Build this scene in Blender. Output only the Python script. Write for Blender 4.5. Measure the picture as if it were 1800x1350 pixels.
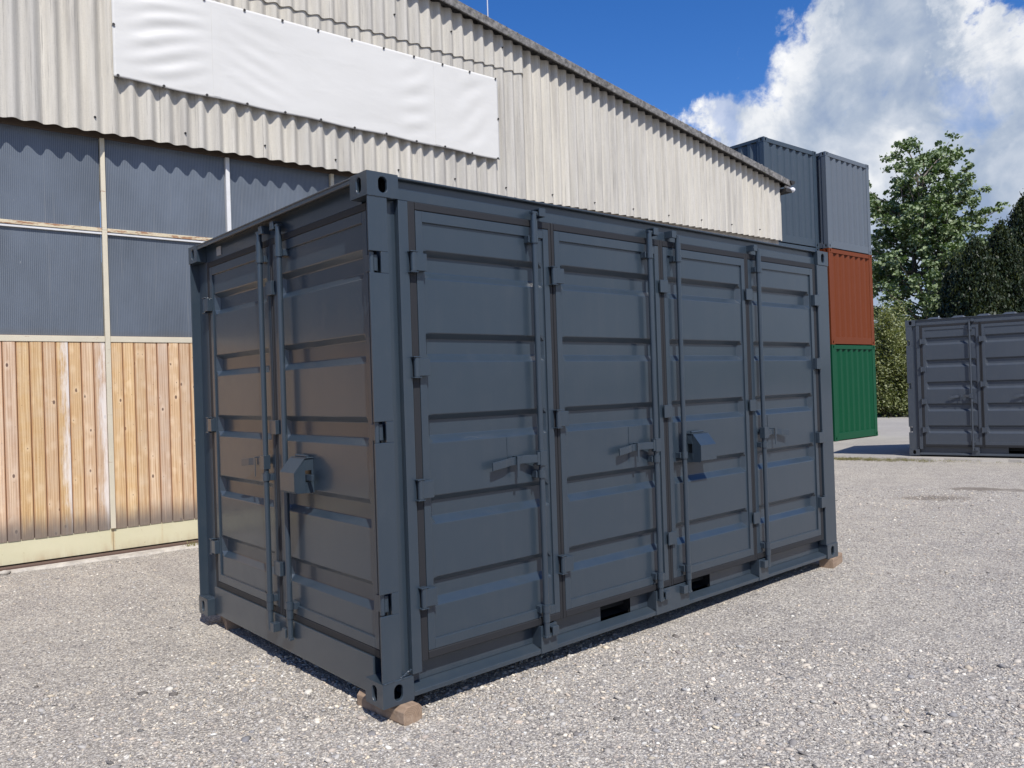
import bpy, math, random
import numpy as np
from mathutils import Vector, Matrix
for o in list(bpy.data.objects): bpy.data.objects.remove(o)
SC = bpy.context.scene
COL = SC.collection
R = math.radians
rng = random.Random(11)
nrg = np.random.default_rng(5)

# ------------------------------------------------------------------ camera
CAM_POS = Vector((-1.9992, -3.3023, 1.52)); YAW, PITCH, ROLL, FPX = 0.8533, 0.0052, -0.0326, 1392.66
def cam_axes():
    f = Vector((math.cos(PITCH)*math.cos(YAW), math.cos(PITCH)*math.sin(YAW), math.sin(PITCH)))
    r = f.cross(Vector((0, 0, 1))).normalized(); u = r.cross(f)
    c, s = math.cos(ROLL), math.sin(ROLL)
    return f, c*r + s*u, -s*r + c*u
_f, _r, _u = cam_axes()
cd = bpy.data.cameras.new('camera'); cam = bpy.data.objects.new('camera', cd); COL.objects.link(cam)
cam.matrix_world = Matrix(((_r.x, _u.x, -_f.x, CAM_POS.x), (_r.y, _u.y, -_f.y, CAM_POS.y), (_r.z, _u.z, -_f.z, CAM_POS.z), (0, 0, 0, 1)))
cd.sensor_fit = 'HORIZONTAL'; cd.sensor_width = 36; cd.lens = FPX/1800*36; cd.clip_start = .05; cd.clip_end = 3000
SC.camera = cam

# ------------------------------------------------------------------ light
SUN_DIR = Vector((.275, .74, -1)).normalized()        # the way the light travels
elev = math.asin(-SUN_DIR.z); azim = math.atan2(-SUN_DIR.x, -SUN_DIR.y)   # clockwise from +Y
SUN_STRENGTH, SKY_STRENGTH = 5.0, 0.08
sl = bpy.data.lights.new('sun', 'SUN'); sl.energy = SUN_STRENGTH; sl.angle = R(.53); sl.color = (1, .955, .89)
so = bpy.data.objects.new('sun', sl); COL.objects.link(so); so.rotation_euler = SUN_DIR.to_track_quat('-Z', 'Y').to_euler(); so.location = (-5, -10, 20)
SC.view_settings.view_transform = 'Standard'; SC.view_settings.look = 'None'
SC.view_settings.gamma = 1; SC.view_settings.use_curve_mapping = False; SC.view_settings.exposure = 0.1

class NT:
    """tiny node-tree helper"""
    def __init__(s, tree): s.t = tree; s.n = tree.nodes; s.l = tree.links
    def new(s, typ, ins=None, **kw):
        nd = s.n.new(typ)
        for k, v in kw.items(): setattr(nd, k, v)
        for k, v in (ins or {}).items(): s.set(nd, k, v)
        return nd
    def set(s, nd, k, v):
        sock = nd.inputs[k]
        if isinstance(v, bpy.types.NodeSocket): s.l.new(v, sock)
        elif isinstance(v, bpy.types.Node): s.l.new(v.outputs[0], sock)
        else:
            if sock.type == 'RGBA' and not hasattr(v, '__len__'): v = (v, v, v, 1)
            elif sock.type == 'RGBA' and len(v) == 3: v = (*v, 1)
            sock.default_value = v
    def math(s, op, a, b=None, c=None, clamp=False):
        nd = s.n.new('ShaderNodeMath'); nd.operation = op; nd.use_clamp = clamp
        s.set(nd, 0, a)
        if b is not None: s.set(nd, 1, b)
        if c is not None: s.set(nd, 2, c)
        return nd.outputs[0]
    def mix(s, f, a, b, mode='MIX'):
        nd = s.n.new('ShaderNodeMix'); nd.data_type = 'RGBA'; nd.blend_type = mode
        s.set(nd, 0, f); s.set(nd, 6, a); s.set(nd, 7, b)
        return nd.outputs[2]
    def ramp(s, f, stops, interp='LINEAR'):
        nd = s.n.new('ShaderNodeValToRGB'); nd.color_ramp.interpolation = interp
        e = nd.color_ramp.elements
        while len(e) < len(stops): e.new(.5)
        for i, (p, c) in enumerate(stops):
            e[i].position = p; e[i].color = (c, c, c, 1) if not hasattr(c, '__len__') else (*c, 1)
        s.set(nd, 0, f); return nd.outputs[0]
    def noise(s, vec, scale, detail=3, rough=.5, dist=0, dim='3D'):
        nd = s.n.new('ShaderNodeTexNoise'); nd.noise_dimensions = dim
        if vec is not None: s.set(nd, 'Vector', vec)
        s.set(nd, 'Scale', scale); s.set(nd, 'Detail', detail); s.set(nd, 'Roughness', rough); s.set(nd, 'Distortion', dist)
        return nd.outputs[0]
    def vor(s, vec, scale, feat='F1', rnd=1.0):
        nd = s.n.new('ShaderNodeTexVoronoi'); nd.feature = feat; s.set(nd, 'Vector', vec); s.set(nd, 'Scale', scale); s.set(nd, 'Randomness', rnd); return nd
    def mapping(s, vec, scale=(1, 1, 1), loc=(0, 0, 0), rot=(0, 0, 0)):
        nd = s.n.new('ShaderNodeMapping'); s.set(nd, 'Vector', vec); s.set(nd, 'Scale', scale); s.set(nd, 'Location', loc); s.set(nd, 'Rotation', rot); return nd.outputs[0]

# ------------------------------------------------------------------ sky and clouds
W = bpy.data.worlds.new('World'); SC.world = W; W.use_nodes = True
W.node_tree.nodes.clear(); n = NT(W.node_tree)
sky = n.new('ShaderNodeTexSky', sky_type='NISHITA', sun_disc=False, sun_elevation=elev, sun_rotation=azim,
            altitude=400, air_density=1.0, dust_density=.25, ozone_density=3.0)
hsv = n.new('ShaderNodeHueSaturation', {'Saturation': 1.34, 'Value': 1.72, 'Hue': .513, 'Color': sky})
tc = n.new('ShaderNodeTexCoord'); V = tc.outputs['Generated']
sep = n.new('ShaderNodeSeparateXYZ', {0: V})
az = n.math('ARCTAN2', sep.outputs[1], sep.outputs[0]); azd = n.math('MULTIPLY', az, 180/math.pi)
eld = n.math('MULTIPLY', n.math('ARCSINE', sep.outputs[2]), 180/math.pi)
# height of the cloud bank's top (degrees) against azimuth (degrees, 0 = +x)
fc = n.new('ShaderNodeFloatCurve'); cv = fc.mapping.curves[0]
pts = [(-180, 9), (-120, 14), (-60, 20), (-25, 24), (-5, 21), (8, 22.0), (16.0, 22.3), (19.0, 23.8), (20.2, 33), (24, 38), (26.4, 30), (27.4, 23.6), (29.5, 21.8), (32.5, 19.4), (35, 17.6), (38, 17.2), (42, 15.0), (50, 7), (80, 5), (130, 8), (180, 9)]
fx = lambda a: (a+180)/360
cv.points[0].location = (0, pts[0][1]/60); cv.points[1].location = (1, pts[-1][1]/60)
for a, h in pts[1:-1]: cv.points.new(fx(a), h/60)
for q in cv.points: q.handle_type = 'AUTO_CLAMPED'
fc.mapping.update()
big = n.noise(V, 5.5, 7, .56, .15); fine = n.noise(V, 17, 8, .62, .25); vfine = n.noise(V, 60, 5, .6, .2)
puff = n.noise(V, 13, 7, .58, .5)
Vd = n.new('ShaderNodeVectorMath', {0: V, 1: n.new('ShaderNodeVectorMath', {0: n.new('ShaderNodeTexNoise', {'Vector': V, 'Scale': 14, 'Detail': 5, 'Roughness': .6}).outputs[1], 3: .11}, operation='SCALE').outputs[0]}, operation='ADD').outputs[0]
def billow(sc_): 
    v_ = n.new('ShaderNodeTexVoronoi', {'Vector': Vd, 'Scale': sc_, 'Smoothness': .35}, feature='SMOOTH_F1'); return n.math('SUBTRACT', .48, v_.outputs['Distance'])
bil = n.math('ADD', n.math('MULTIPLY', billow(9), .9), n.math('MULTIPLY', billow(22), .55))
azn = n.math('ADD', azd, n.math('MULTIPLY', n.math('SUBTRACT', fine, .5), 9))
n.set(fc, 1, n.math('MULTIPLY', n.math('ADD', azn, 180), 1/360))
hh = n.math('MULTIPLY', fc, 60)
wob = n.math('ADD', n.math('MULTIPLY', n.math('SUBTRACT', fine, .5), 14), n.math('MULTIPLY', n.math('SUBTRACT', vfine, .5), 4))
dd = n.math('ADD', n.math('ADD', n.math('SUBTRACT', hh, eld), wob), n.math('MULTIPLY', bil, 5.5))
mask = n.new('ShaderNodeMapRange', {'Value': dd, 'From Min': -.5, 'From Max': 2.2}, interpolation_type='SMOOTHSTEP').outputs[0]
# thin gaps inside the bank
gap = n.new('ShaderNodeMapRange', {'Value': n.noise(V, 9, 6, .6, .3), 'From Min': .34, 'From Max': .43}, interpolation_type='SMOOTHSTEP').outputs[0]
mask = n.math('MULTIPLY', mask, n.math('ADD', n.math('MULTIPLY', gap, .4), .6))
# clouds above too, scattered, outside the bank
Vp = n.mapping(V, (1, 1, 2.2))
sc = n.new('ShaderNodeMapRange', {'Value': n.noise(Vp, 3.1, 7, .56, .3), 'From Min': .60, 'From Max': .72}, interpolation_type='SMOOTHSTEP').outputs[0]
back = n.new('ShaderNodeMapRange', {'Value': n.math('ADD', n.math('MULTIPLY', sep.outputs[0], .657), n.math('MULTIPLY', sep.outputs[1], .753)), 'From Min': .35, 'From Max': -.1}).outputs[0]
mask = n.math('MAXIMUM', mask, n.math('MULTIPLY', sc, back))
mask = n.math('MULTIPLY', mask, .97)
edge = n.new('ShaderNodeMapRange', {'Value': dd, 'From Min': .5, 'From Max': 9}, interpolation_type='SMOOTHSTEP').outputs[0]
lum = n.math('ADD', n.math('ADD', n.math('MULTIPLY', n.math('SUBTRACT', 1, edge), .44), .34), n.math('MULTIPLY', n.math('SUBTRACT', puff, .5), 1.2))
lum = n.math('ADD', lum, n.math('ADD', n.math('MULTIPLY', n.math('SUBTRACT', big, .5), 1.9), n.math('MULTIPLY', bil, .75)))
cl = n.ramp(lum, [(0.0, (.30, .38, .53)), (.25, (.42, .49, .60)), (.5, (.58, .63, .71)), (.72, (.80, .82, .85)), (1.0, (.96, .96, .96))])
cl = n.mix(1.0, cl, (1/SKY_STRENGTH,)*3, 'MULTIPLY')
below = n.new('ShaderNodeMapRange', {'Value': eld, 'From Min': -1.0, 'From Max': .5}).outputs[0]
skc = n.mix(mask, hsv, cl)
n.set(n.new('ShaderNodeOutputWorld'), 0, n.new('ShaderNodeBackground', {'Color': skc, 'Strength': SKY_STRENGTH}))

# ------------------------------------------------------------------ materials
def mat(name, col=(.5, .5, .5), rough=.6, metal=0, spec=.5):
    m = bpy.data.materials.new(name); m.use_nodes = True; t = NT(m.node_tree)
    b = m.node_tree.nodes['Principled BSDF']; t.b = b
    t.set(b, 'Base Color', col); t.set(b, 'Roughness', rough); t.set(b, 'Metallic', metal); t.set(b, 'Specular IOR Level', spec)
    t.obj = t.new('ShaderNodeTexCoord').outputs['Object']; t.m = m
    return t
def bump(t, h, strength=.3, dist=.01, nrm=None):
    b = t.new('ShaderNodeBump', {'Height': h, 'Strength': strength, 'Distance': dist})
    if nrm is not None: t.set(b, 'Normal', nrm)
    return b.outputs[0]
def paint(name, col, rough=.27, dust=.5, dustcol=(.22, .20, .17), coat=.35, spec=.5):
    t = mat(name, col, rough, 0, spec); t.set(t.b, 'Coat Weight', coat); t.set(t.b, 'Coat Roughness', .08); t.set(t.b, 'Coat IOR', 1.5)
    big = t.noise(t.obj, 1.7, 4, .55); mid = t.noise(t.obj, 9, 5, .6)
    streak = t.noise(t.mapping(t.obj, (26, 26, 1.3)), 1, 4, .6)
    c = t.mix(t.math('MULTIPLY', big, .35), col, tuple(x*1.16+.002 for x in col))
    dm = t.ramp(t.math('ADD', t.math('MULTIPLY', mid, .5), t.math('MULTIPLY', streak, .5)), [(.48, 0), (.72, .16*dust)])
    sz = t.new('ShaderNodeSeparateXYZ', {0: t.obj}).outputs[2]
    low = t.new('ShaderNodeMapRange', {'Value': sz, 'From Min': .45, 'From Max': .0, 'To Min': 0, 'To Max': .22*dust}).outputs[0]
    dm = t.math('ADD', dm, t.math('MULTIPLY', low, mid), clamp=True)
    scr = t.ramp(t.noise(t.mapping(t.obj, (3, 3, 60), rot=(.15, .1, 0)), 1.2, 6, .7), [(.70, 0), (.76, .10*dust)])
    c = t.mix(t.math('MAXIMUM', dm, scr), c, dustcol)
    t.set(t.b, 'Base Color', c)
    t.set(t.b, 'Roughness', t.math('ADD', t.math('MULTIPLY', mid, .14), t.math('ADD', rough-.07, t.math('MULTIPLY', dm, .8))))
    nb = bump(t, t.noise(t.obj, 2.6, 2, .4), .14, .02)
    nb = bump(t, t.noise(t.obj, 260, 2, .5), .06, .002, nb)
    t.set(t.b, 'Normal', nb); t.set(t.b, 'Coat Normal', nb)
    return t.m
M = {}
M['blue_grey'] = paint('blue_grey_paint', (.024, .037, .052), .33, .2)
M['slate'] = paint('slate_paint', (.043, .053, .068), .38, .2, coat=.2)
M['rubber'] = mat('door_gasket', (.017, .018, .021), .6, 0, .35).m
M['wood_block'] = None
M['hole'] = mat('dark_interior', (.006, .006, .006), .9).m
M['pl_grey_a'] = paint('dark_slate_paint', (.028, .045, .064), .42, .2, coat=.15)
M['pl_grey_b'] = paint('mid_grey_paint', (.085, .103, .126), .45, .2, coat=.1)
M['pl_red'] = paint('red_brown_paint', (.135, .030, .007), .55, .0, coat=.0, spec=.25)
M['pl_green'] = paint('green_paint', (.0, .058, .023), .5, .0, coat=.0, spec=.25)

def wood(name, base, dark, pale, weather=True, scale=1.0, white=0.0):
    t = mat(name, base, .75)
    oi = t.new('ShaderNodeObjectInfo')
    off = t.new('ShaderNodeCombineXYZ', {0: t.math('MULTIPLY', oi.outputs['Random'], 37), 1: 0, 2: t.math('MULTIPLY', oi.outputs['Random'], 91)}).outputs[0]
    p = t.new('ShaderNodeVectorMath', {0: t.obj, 1: off}, operation='ADD').outputs[0]
    # knots distort the grain
    kp = t.mapping(p, (13, 1, 7.5)); kv = t.vor(kp, 1.0); kd = kv.outputs['Distance']
    kr = t.new('ShaderNodeSeparateColor', {0: kv.outputs['Color']}).outputs
    has = t.math('GREATER_THAN', kr[0], .34); rad = t.math('ADD', .05, t.math('MULTIPLY', kr[1], .09))
    knot = t.math('MULTIPLY', has, t.new('ShaderNodeMapRange', {'Value': t.math('SUBTRACT', kd, rad), 'From Min': .03, 'From Max': -.01}).outputs[0])
    halo = t.math('MULTIPLY', has, t.ramp(t.math('ADD', kd, t.math('MULTIPLY', t.math('SUBTRACT', t.noise(p, 30, 3, .6), .5), .25)), [(.10, 1), (.48, 0)]))
    wp = t.mapping(p, (46, 4, 1.1)); w = t.noise(wp, 1, 5, .62, .6)
    w2 = t.new('ShaderNodeTexWave', {'Vector': t.mapping(p, (1, .1, .05)), 'Scale': 14, 'Distortion': 7.5, 'Detail': 3, 'Detail Scale': 1.3, 'Detail Roughness': .55}, wave_type='BANDS').outputs[1]
    g = t.math('ADD', t.math('MULTIPLY', w, .78), t.math('MULTIPLY', w2, .22))
    c = t.ramp(g, [(.25, dark), (.5, base), (.72, pale)])
    c = t.mix(t.math('MULTIPLY', halo, .6), c, (.74, .54, .34))
    c = t.mix(t.math('MULTIPLY', knot, .9), c, (.09, .035, .018))
    kv2 = t.vor(t.mapping(p, (17, 1, 11)), 1.0); k2 = t.ramp(kv2.outputs['Distance'], [(.035, 1), (.07, 0)])
    c = t.mix(t.math('MULTIPLY', k2, .8), c, (.11, .045, .02))
    blot = t.noise(p, 4.5, 4, .6)
    c = t.mix(t.ramp(blot, [(.45, 0), (.7, .4)]), c, (.60, .46, .33))
    v = t.new('ShaderNodeHueSaturation', {'Hue': t.math('ADD', .4965, t.math('MULTIPLY', oi.outputs['Random'], .012)), 'Saturation': t.math('ADD', .78, t.math('MULTIPLY', oi.outputs['Random'], .28)), 'Value': t.math('ADD', .86, t.math('MULTIPLY', t.math('FRACT', t.math('MULTIPLY', oi.outputs['Random'], 7.3)), .22)), 'Color': c}).outputs[0]
    c = v
    sx = t.new('ShaderNodeSeparateXYZ', {0: t.obj})
    ax = t.new('ShaderNodeMapRange', {'Value': t.math('ADD', t.math('ABSOLUTE', sx.outputs[0]), t.math('MULTIPLY', t.math('SUBTRACT', w, .5), .02)), 'From Min': .041, 'From Max': .055, 'To Max': .75}).outputs[0]
    c = t.mix(ax, c, (.34, .15, .06))
    if white:
        m_ = t.math('ADD', t.math('MULTIPLY', sx.outputs[0], 18), t.math('MULTIPLY', t.math('SUBTRACT', t.noise(t.mapping(p, (14, 1, 2.1)), 1, 6, .7), .5), 6.5))
        m_ = t.new('ShaderNodeMapRange', {'Value': m_, 'From Min': -.35, 'From Max': .9, 'To Max': white}).outputs[0]
        c = t.mix(m_, c, (.72, .69, .66))
    if weather:
        wn = t.noise(t.mapping(p, (20, 1, 2)), 1, 4, .6)
        wz = t.new('ShaderNodeMapRange', {'Value': t.math('ADD', sx.outputs[2], t.math('MULTIPLY', t.math('SUBTRACT', wn, .5), .22)), 'From Min': .30, 'From Max': .03}, interpolation_type='SMOOTHSTEP').outputs[0]
        c = t.mix(t.math('MULTIPLY', wz, .85), c, (.13, .112, .10))
    t.set(t.b, 'Base Color', c)
    t.set(t.b, 'Normal', bump(t, g, .35, .004))
    return t.m
WB, WD, WP = (.56, .355, .185), (.42, .225, .095), (.70, .50, .29)
M['plank'] = wood('larch_plank', WB, WD, WP)
M['plank_white'] = wood('larch_plank_with_white_runs', WB, WD, WP, white=.75)
def block_wood():
    t = mat('rough_wood_block', (.36, .25, .16), .85); o_ = t.obj
    rings = t.math('SINE', t.math('MULTIPLY', t.math('ADD', t.new('ShaderNodeVectorMath', {0: t.mapping(o_, (1, .05, 1), (.03, 0, .06))}, operation='LENGTH').outputs[1], t.math('MULTIPLY', t.noise(o_, 9, 3, .5), .02)), 620))
    c = t.mix(t.math('MULTIPLY', t.math('ADD', rings, 1), .22), (.29, .205, .14), (.18, .12, .08))
    c = t.mix(t.ramp(t.noise(t.mapping(o_, (40, 3, 40)), 1, 5, .7), [(.45, 0), (.7, .6)]), c, (.17, .12, .08))
    c = t.mix(t.ramp(t.noise(o_, 14, 4, .6), [(.5, 0), (.7, .5)]), c, (.46, .36, .27))
    t.set(t.b, 'Base Color', c); t.set(t.b, 'Normal', bump(t, t.noise(o_, 60, 4, .6), .4, .004)); return t.m
M['wood_block'] = block_wood()

def fibre_cement():
    t = mat('weathered_fibre_cement', (.5, .47, .41), .85)
    oi = t.new('ShaderNodeObjectInfo'); geo = t.new('ShaderNodeNewGeometry'); p = geo.outputs['Position']
    a = t.noise(t.mapping(p, (9, 9, .55)), 1, 6, .65); b = t.noise(t.mapping(p, (34, 34, 1.6)), 1, 5, .65); g = t.noise(p, 95, 3, .7)
    c = t.ramp(a, [(.25, (.36, .34, .305)), (.48, (.50, .475, .42)), (.72, (.58, .555, .495))])
    c = t.mix(t.ramp(b, [(.54, 0), (.74, .45)]), c, (.33, .315, .295))
    c = t.mix(t.ramp(t.noise(t.mapping(p, (60, 60, .9)), 1, 5, .75), [(.58, 0), (.66, .6)]), c, (.15, .14, .13))
    c = t.mix(t.ramp(g, [(.30, .35), (.5, 0)]), c, (.33, .31, .27))
    c = t.new('ShaderNodeHueSaturation', {'Value': t.math('ADD', .92, t.math('MULTIPLY', oi.outputs['Random'], .11)), 'Saturation': t.math('ADD', .85, t.math('MULTIPLY', oi.outputs['Random'], .25)), 'Color': c}).outputs[0]
    t.set(t.b, 'Base Color', c); t.set(t.b, 'Specular IOR Level', .25)
    t.set(t.b, 'Normal', bump(t, t.math('ADD', g, b), .35, .004))
    return t.m
M['cement'] = fibre_cement()
def verge():
    t = mat('mossy_grey_verge', (.2, .19, .18), .95); geo = t.new('ShaderNodeNewGeometry'); p = geo.outputs['Position']
    c = t.ramp(t.noise(p, 14, 6, .7), [(.35, (.07, .068, .064)), (.5, (.15, .145, .14)), (.68, (.27, .26, .245))])
    c = t.mix(t.ramp(t.noise(p, 5, 5, .6), [(.56, 0), (.68, .8)]), c, (.035, .033, .03))
    c = t.mix(t.ramp(t.noise(p, 8, 4, .6, .4), [(.66, 0), (.7, .5)]), c, (.16, .20, .06))
    t.set(t.b, 'Base Color', c); t.set(t.b, 'Normal', bump(t, t.noise(p, 40, 5, .7), .6, .015)); return t.m
M['verge'] = verge()
def frame_mat(name, col, rust):
    t = mat(name, col, .5); geo = t.new('ShaderNodeNewGeometry'); p = geo.outputs['Position']
    c = t.mix(t.ramp(t.noise(p, 5, 4, .6), [(.35, 0), (.7, .35)]), col, tuple(x*.72 for x in col))
    r = t.ramp(t.noise(t.mapping(p, (5, 5, 22)), 1.5, 6, .7), [(.66-rust*.18, 0), (.72-rust*.16, .85)])
    c = t.mix(r, c, (.26, .10, .035)); t.set(t.b, 'Base Color', c)
    t.set(t.b, 'Normal', bump(t, t.noise(p, 120, 3, .6), .15, .003)); return t.m
M['cream'] = frame_mat('cream_painted_steel', (.60, .545, .42), .15)
M['cream_rust'] = frame_mat('rusty_cream_steel', (.60, .52, .36), 1.0)
M['white_frame'] = frame_mat('off_white_painted_steel', (.66, .66, .65), .0)
def kick():
    t = mat('pale_green_kick_plate', (.55, .55, .40), .55); geo = t.new('ShaderNodeNewGeometry'); p = geo.outputs['Position']
    c = t.mix(t.ramp(t.noise(p, 3, 4, .6), [(.3, 0), (.7, .5)]), (.60, .56, .39), (.52, .49, .31))
    z = t.new('ShaderNodeSeparateXYZ', {0: p}).outputs[2]
    lowm = t.math('MULTIPLY', t.new('ShaderNodeMapRange', {'Value': z, 'From Min': .08, 'From Max': -.08}).outputs[0], t.ramp(t.noise(t.mapping(p, (9, 9, 2)), 1, 5, .65), [(.42, 0), (.68, .7)]))
    c = t.mix(lowm, c, (.36, .22, .10))
    sp = t.ramp(t.noise(p, 38, 3, .6), [(.69, 0), (.73, .6)]); c = t.mix(sp, c, (.25, .15, .08))
    run = t.ramp(t.noise(t.mapping(p, (7, 7, .35)), 1, 4, .6), [(.63, 0), (.72, .4)]); c = t.mix(run, c, (.45, .28, .11))
    ox = t.new('ShaderNodeSeparateXYZ', {0: t.obj}).outputs[0]
    ed_ = t.math('ADD', t.math('ABSOLUTE', ox), t.math('MULTIPLY', t.math('SUBTRACT', t.noise(t.mapping(p, (30, 30, 7)), 1, 4, .6), .5), .06))
    c = t.mix(t.new('ShaderNodeMapRange', {'Value': ed_, 'From Min': .622, 'From Max': .655, 'To Max': .65}).outputs[0], c, (.42, .24, .09))
    t.set(t.b, 'Base Color', c); t.set(t.b, 'Normal', bump(t, t.noise(p, 2.5, 3, .5), .25, .03)); return t.m
M['kick'] = kick()
M['backing'] = mat('dark_timber_joint', (.20, .095, .045), .8).m  # even dark orange-brown board seen through the plank gaps
M['lintel'] = mat('shaded_brown_beam', (.085, .062, .045), .8).m
def pane():
    t = mat('ribbed_polycarbonate', (.105, .135, .175), .30)
    oi = t.new('ShaderNodeObjectInfo')
    x = t.new('ShaderNodeSeparateXYZ', {0: t.obj}).outputs[0]
    rib = t.math('SINE', t.math('MULTIPLY', x, 2*math.pi/.0165)); ribc = t.math('MULTIPLY', t.math('ADD', rib, 1), .5)
    geo = t.new('ShaderNodeNewGeometry'); p = geo.outputs['Position']
    c = t.mix(t.math('MULTIPLY', t.math('POWER', ribc, 2), .62), (.058, .074, .097), (.185, .21, .24))
    big = t.noise(t.mapping(p, (2.2, 2.2, 1.1)), 1, 4, .6)
    c = t.mix(t.ramp(big, [(.35, 0), (.7, .6)]), c, (.13, .16, .205))
    c = t.mix(t.ramp(t.noise(t.mapping(p, (60, 60, 9)), 1, 3, .7), [(.74, 0), (.77, .5)]), c, (.5, .5, .5))
    z = t.new('ShaderNodeSeparateXYZ', {0: p}).outputs[2]
    dirt = t.new('ShaderNodeMapRange', {'Value': t.math('ADD', z, t.math('MULTIPLY', big, .12)), 'From Min': 2.34, 'From Max': 2.22, 'To Max': .6}).outputs[0]
    c = t.mix(dirt, c, (.11, .10, .09))
    c = t.new('ShaderNodeHueSaturation', {'Saturation': .86, 'Value': t.math('ADD', .92, t.math('MULTIPLY', oi.outputs['Random'], .22)), 'Color': c}).outputs[0]
    run = t.ramp(t.noise(t.mapping(p, (28, 28, .5)), 1, 4, .65), [(.60, 0), (.72, .35)]); c = t.mix(run, c, (.22, .225, .225))
    t.set(t.b, 'Base Color', c); t.set(t.b, 'Normal', bump(t, rib, .25, .002)); return t.m
M['pane'] = pane()
def cloth():
    t = mat('white_pvc_banner', (.80, .80, .79), .42)
    p = t.obj
    c = t.mix(t.ramp(t.noise(p, 3, 4, .6), [(.4, 0), (.8, .25)]), (.60, .592, .56), (.53, .52, .485))
    t.set(t.b, 'Base Color', c)
    t.set(t.b, 'Normal', bump(t, t.noise(t.mapping(p, (.8, 1, 2.0), rot=(0, .55, 0)), 1.6, 3, .45, .3), .22, .05)); return t.m
M['banner'] = cloth()
M['dark_metal'] = mat('dark_steel', (.03, .028, .026), .6, .2).m
M['rail_steel'] = mat('brown_track_steel', (.12, .075, .058), .6, .3).m
M['galv'] = mat('galvanised_steel', (.55, .57, .6), .4, .6).m
M['white_plastic'] = mat('white_pipe', (.75, .76, .78), .35).m
M['label'] = mat('grey_sticker', (.30, .29, .28), .5).m
def conc(name, a, b, s=8):
    t = mat(name, a, .9); geo = t.new('ShaderNodeNewGeometry'); p = geo.outputs['Position']
    c = t.ramp(t.noise(p, s, 6, .7), [(.35, a), (.65, b)])
    c = t.mix(t.ramp(t.noise(p, 120, 2, .6), [(.6, 0), (.7, .3)]), c, tuple(x*.5 for x in a))
    t.set(t.b, 'Base Color', c); t.set(t.b, 'Normal', bump(t, t.noise(p, 60, 5, .7), .5, .01)); return t.m
M['strip'] = conc('pale_concrete', (.34, .31, .27), (.55, .51, .44))

STONES = [(0.0, (.10, .095, .095)), (.10, (.19, .185, .195)), (.27, (.33, .315, .31)), (.45, (.46, .435, .405)), (.64, (.60, .55, .485)), (.83, (.74, .69, .60)), (1.0, (.88, .86, .80))]
def gravel():
    t = mat('compacted_gravel', (.35, .33, .3), .9); geo = t.new('ShaderNodeNewGeometry'); p = geo.outputs['Position']
    warp = t.mix(.5, p, p)
    wv = t.new('ShaderNodeTexNoise', {'Vector': p, 'Scale': 60, 'Detail': 2}).outputs[1]
    pw = t.new('ShaderNodeVectorMath', {0: p, 1: t.new('ShaderNodeVectorMath', {0: wv, 3: .012}, operation='SCALE').outputs[0]}, operation='ADD').outputs[0]
    v1 = t.vor(pw, 88); v2 = t.vor(pw, 42); v3 = t.vor(pw, 190)
    r1 = t.new('ShaderNodeSeparateColor', {0: v1.outputs['Color']}).outputs[0]
    r2s = t.new('ShaderNodeSeparateColor', {0: v2.outputs['Color']}); r2 = r2s.outputs[0]; r3 = t.new('ShaderNodeSeparateColor', {0: v3.outputs['Color']}).outputs[0]
    c1 = t.ramp(r1, STONES); c2 = t.ramp(r2, STONES); c3 = t.ramp(r3, STONES)
    c = t.mix(.30, c1, c3)
    isbig = t.math('MULTIPLY', t.math('GREATER_THAN', r2s.outputs[1], .62), t.math('LESS_THAN', v2.outputs['Distance'], .42))
    c = t.mix(isbig, c, c2)
    patch = t.noise(p, .8, 5, .6); patch2 = t.noise(p, 3.2, 4, .6)
    c = t.mix(t.ramp(patch, [(.38, 0), (.68, .28)]), c, (.66, .61, .53))
    c = t.mix(t.ramp(patch2, [(.38, .28), (.56, 0)]), c, (.33, .31, .30))
    edge = t.ramp(v1.outputs['Distance'], [(.40, 0), (.66, .55)]); c = t.mix(edge, c, (.15, .135, .12))
    # two ragged oval spots, darker in the gravel colour
    xyz = t.new('ShaderNodeSeparateXYZ', {0: p}); sx, sy = xyz.outputs[0], xyz.outputs[1]
    nz = t.math('MULTIPLY', t.math('SUBTRACT', t.noise(p, 5, 4, .6), .5), 1.8)
    spot_m = None
    for (hx, hy, ra, rb, ang) in DARK_SPOTS:
        ca, sa = math.cos(ang), math.sin(ang)
        dx = t.math('SUBTRACT', sx, hx); dy = t.math('SUBTRACT', sy, hy)
        a_ = t.math('DIVIDE', t.math('ADD', t.math('MULTIPLY', dx, ca), t.math('MULTIPLY', dy, sa)), ra)
        b_ = t.math('DIVIDE', t.math('ADD', t.math('MULTIPLY', dx, -sa), t.math('MULTIPLY', dy, ca)), rb)
        q = t.math('ADD', t.math('SQRT', t.math('ADD', t.math('MULTIPLY', a_, a_), t.math('MULTIPLY', b_, b_))), nz)
        h = t.new('ShaderNodeMapRange', {'Value': q, 'From Min': 1.15, 'From Max': .6, 'To Max': .75}).outputs[0]
        spot_m = h if spot_m is None else t.math('MAXIMUM', spot_m, h)
    c = t.mix(spot_m, c, (.17, .145, .12))
    c = t.mix(1, c, (.90, .885, .85), 'MULTIPLY')
    t.set(t.b, 'Base Color', c); t.set(t.b, 'Specular IOR Level', .3)
    h = t.math('SUBTRACT', 1, v1.outputs['Distance']); hb = t.math('MULTIPLY', isbig, t.math('SUBTRACT', .5, v2.outputs['Distance']))
    hgt = t.math('ADD', t.math('MULTIPLY', h, .5), t.math('ADD', t.math('MULTIPLY', hb, 1.2), t.math('MULTIPLY', t.math('SUBTRACT', 1, v3.outputs['Distance']), .3)))
    nb = bump(t, hgt, 1.0, .010); nb = bump(t, patch2, .5, .05, nb)
    t.set(t.b, 'Normal', nb); return t.m

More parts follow.
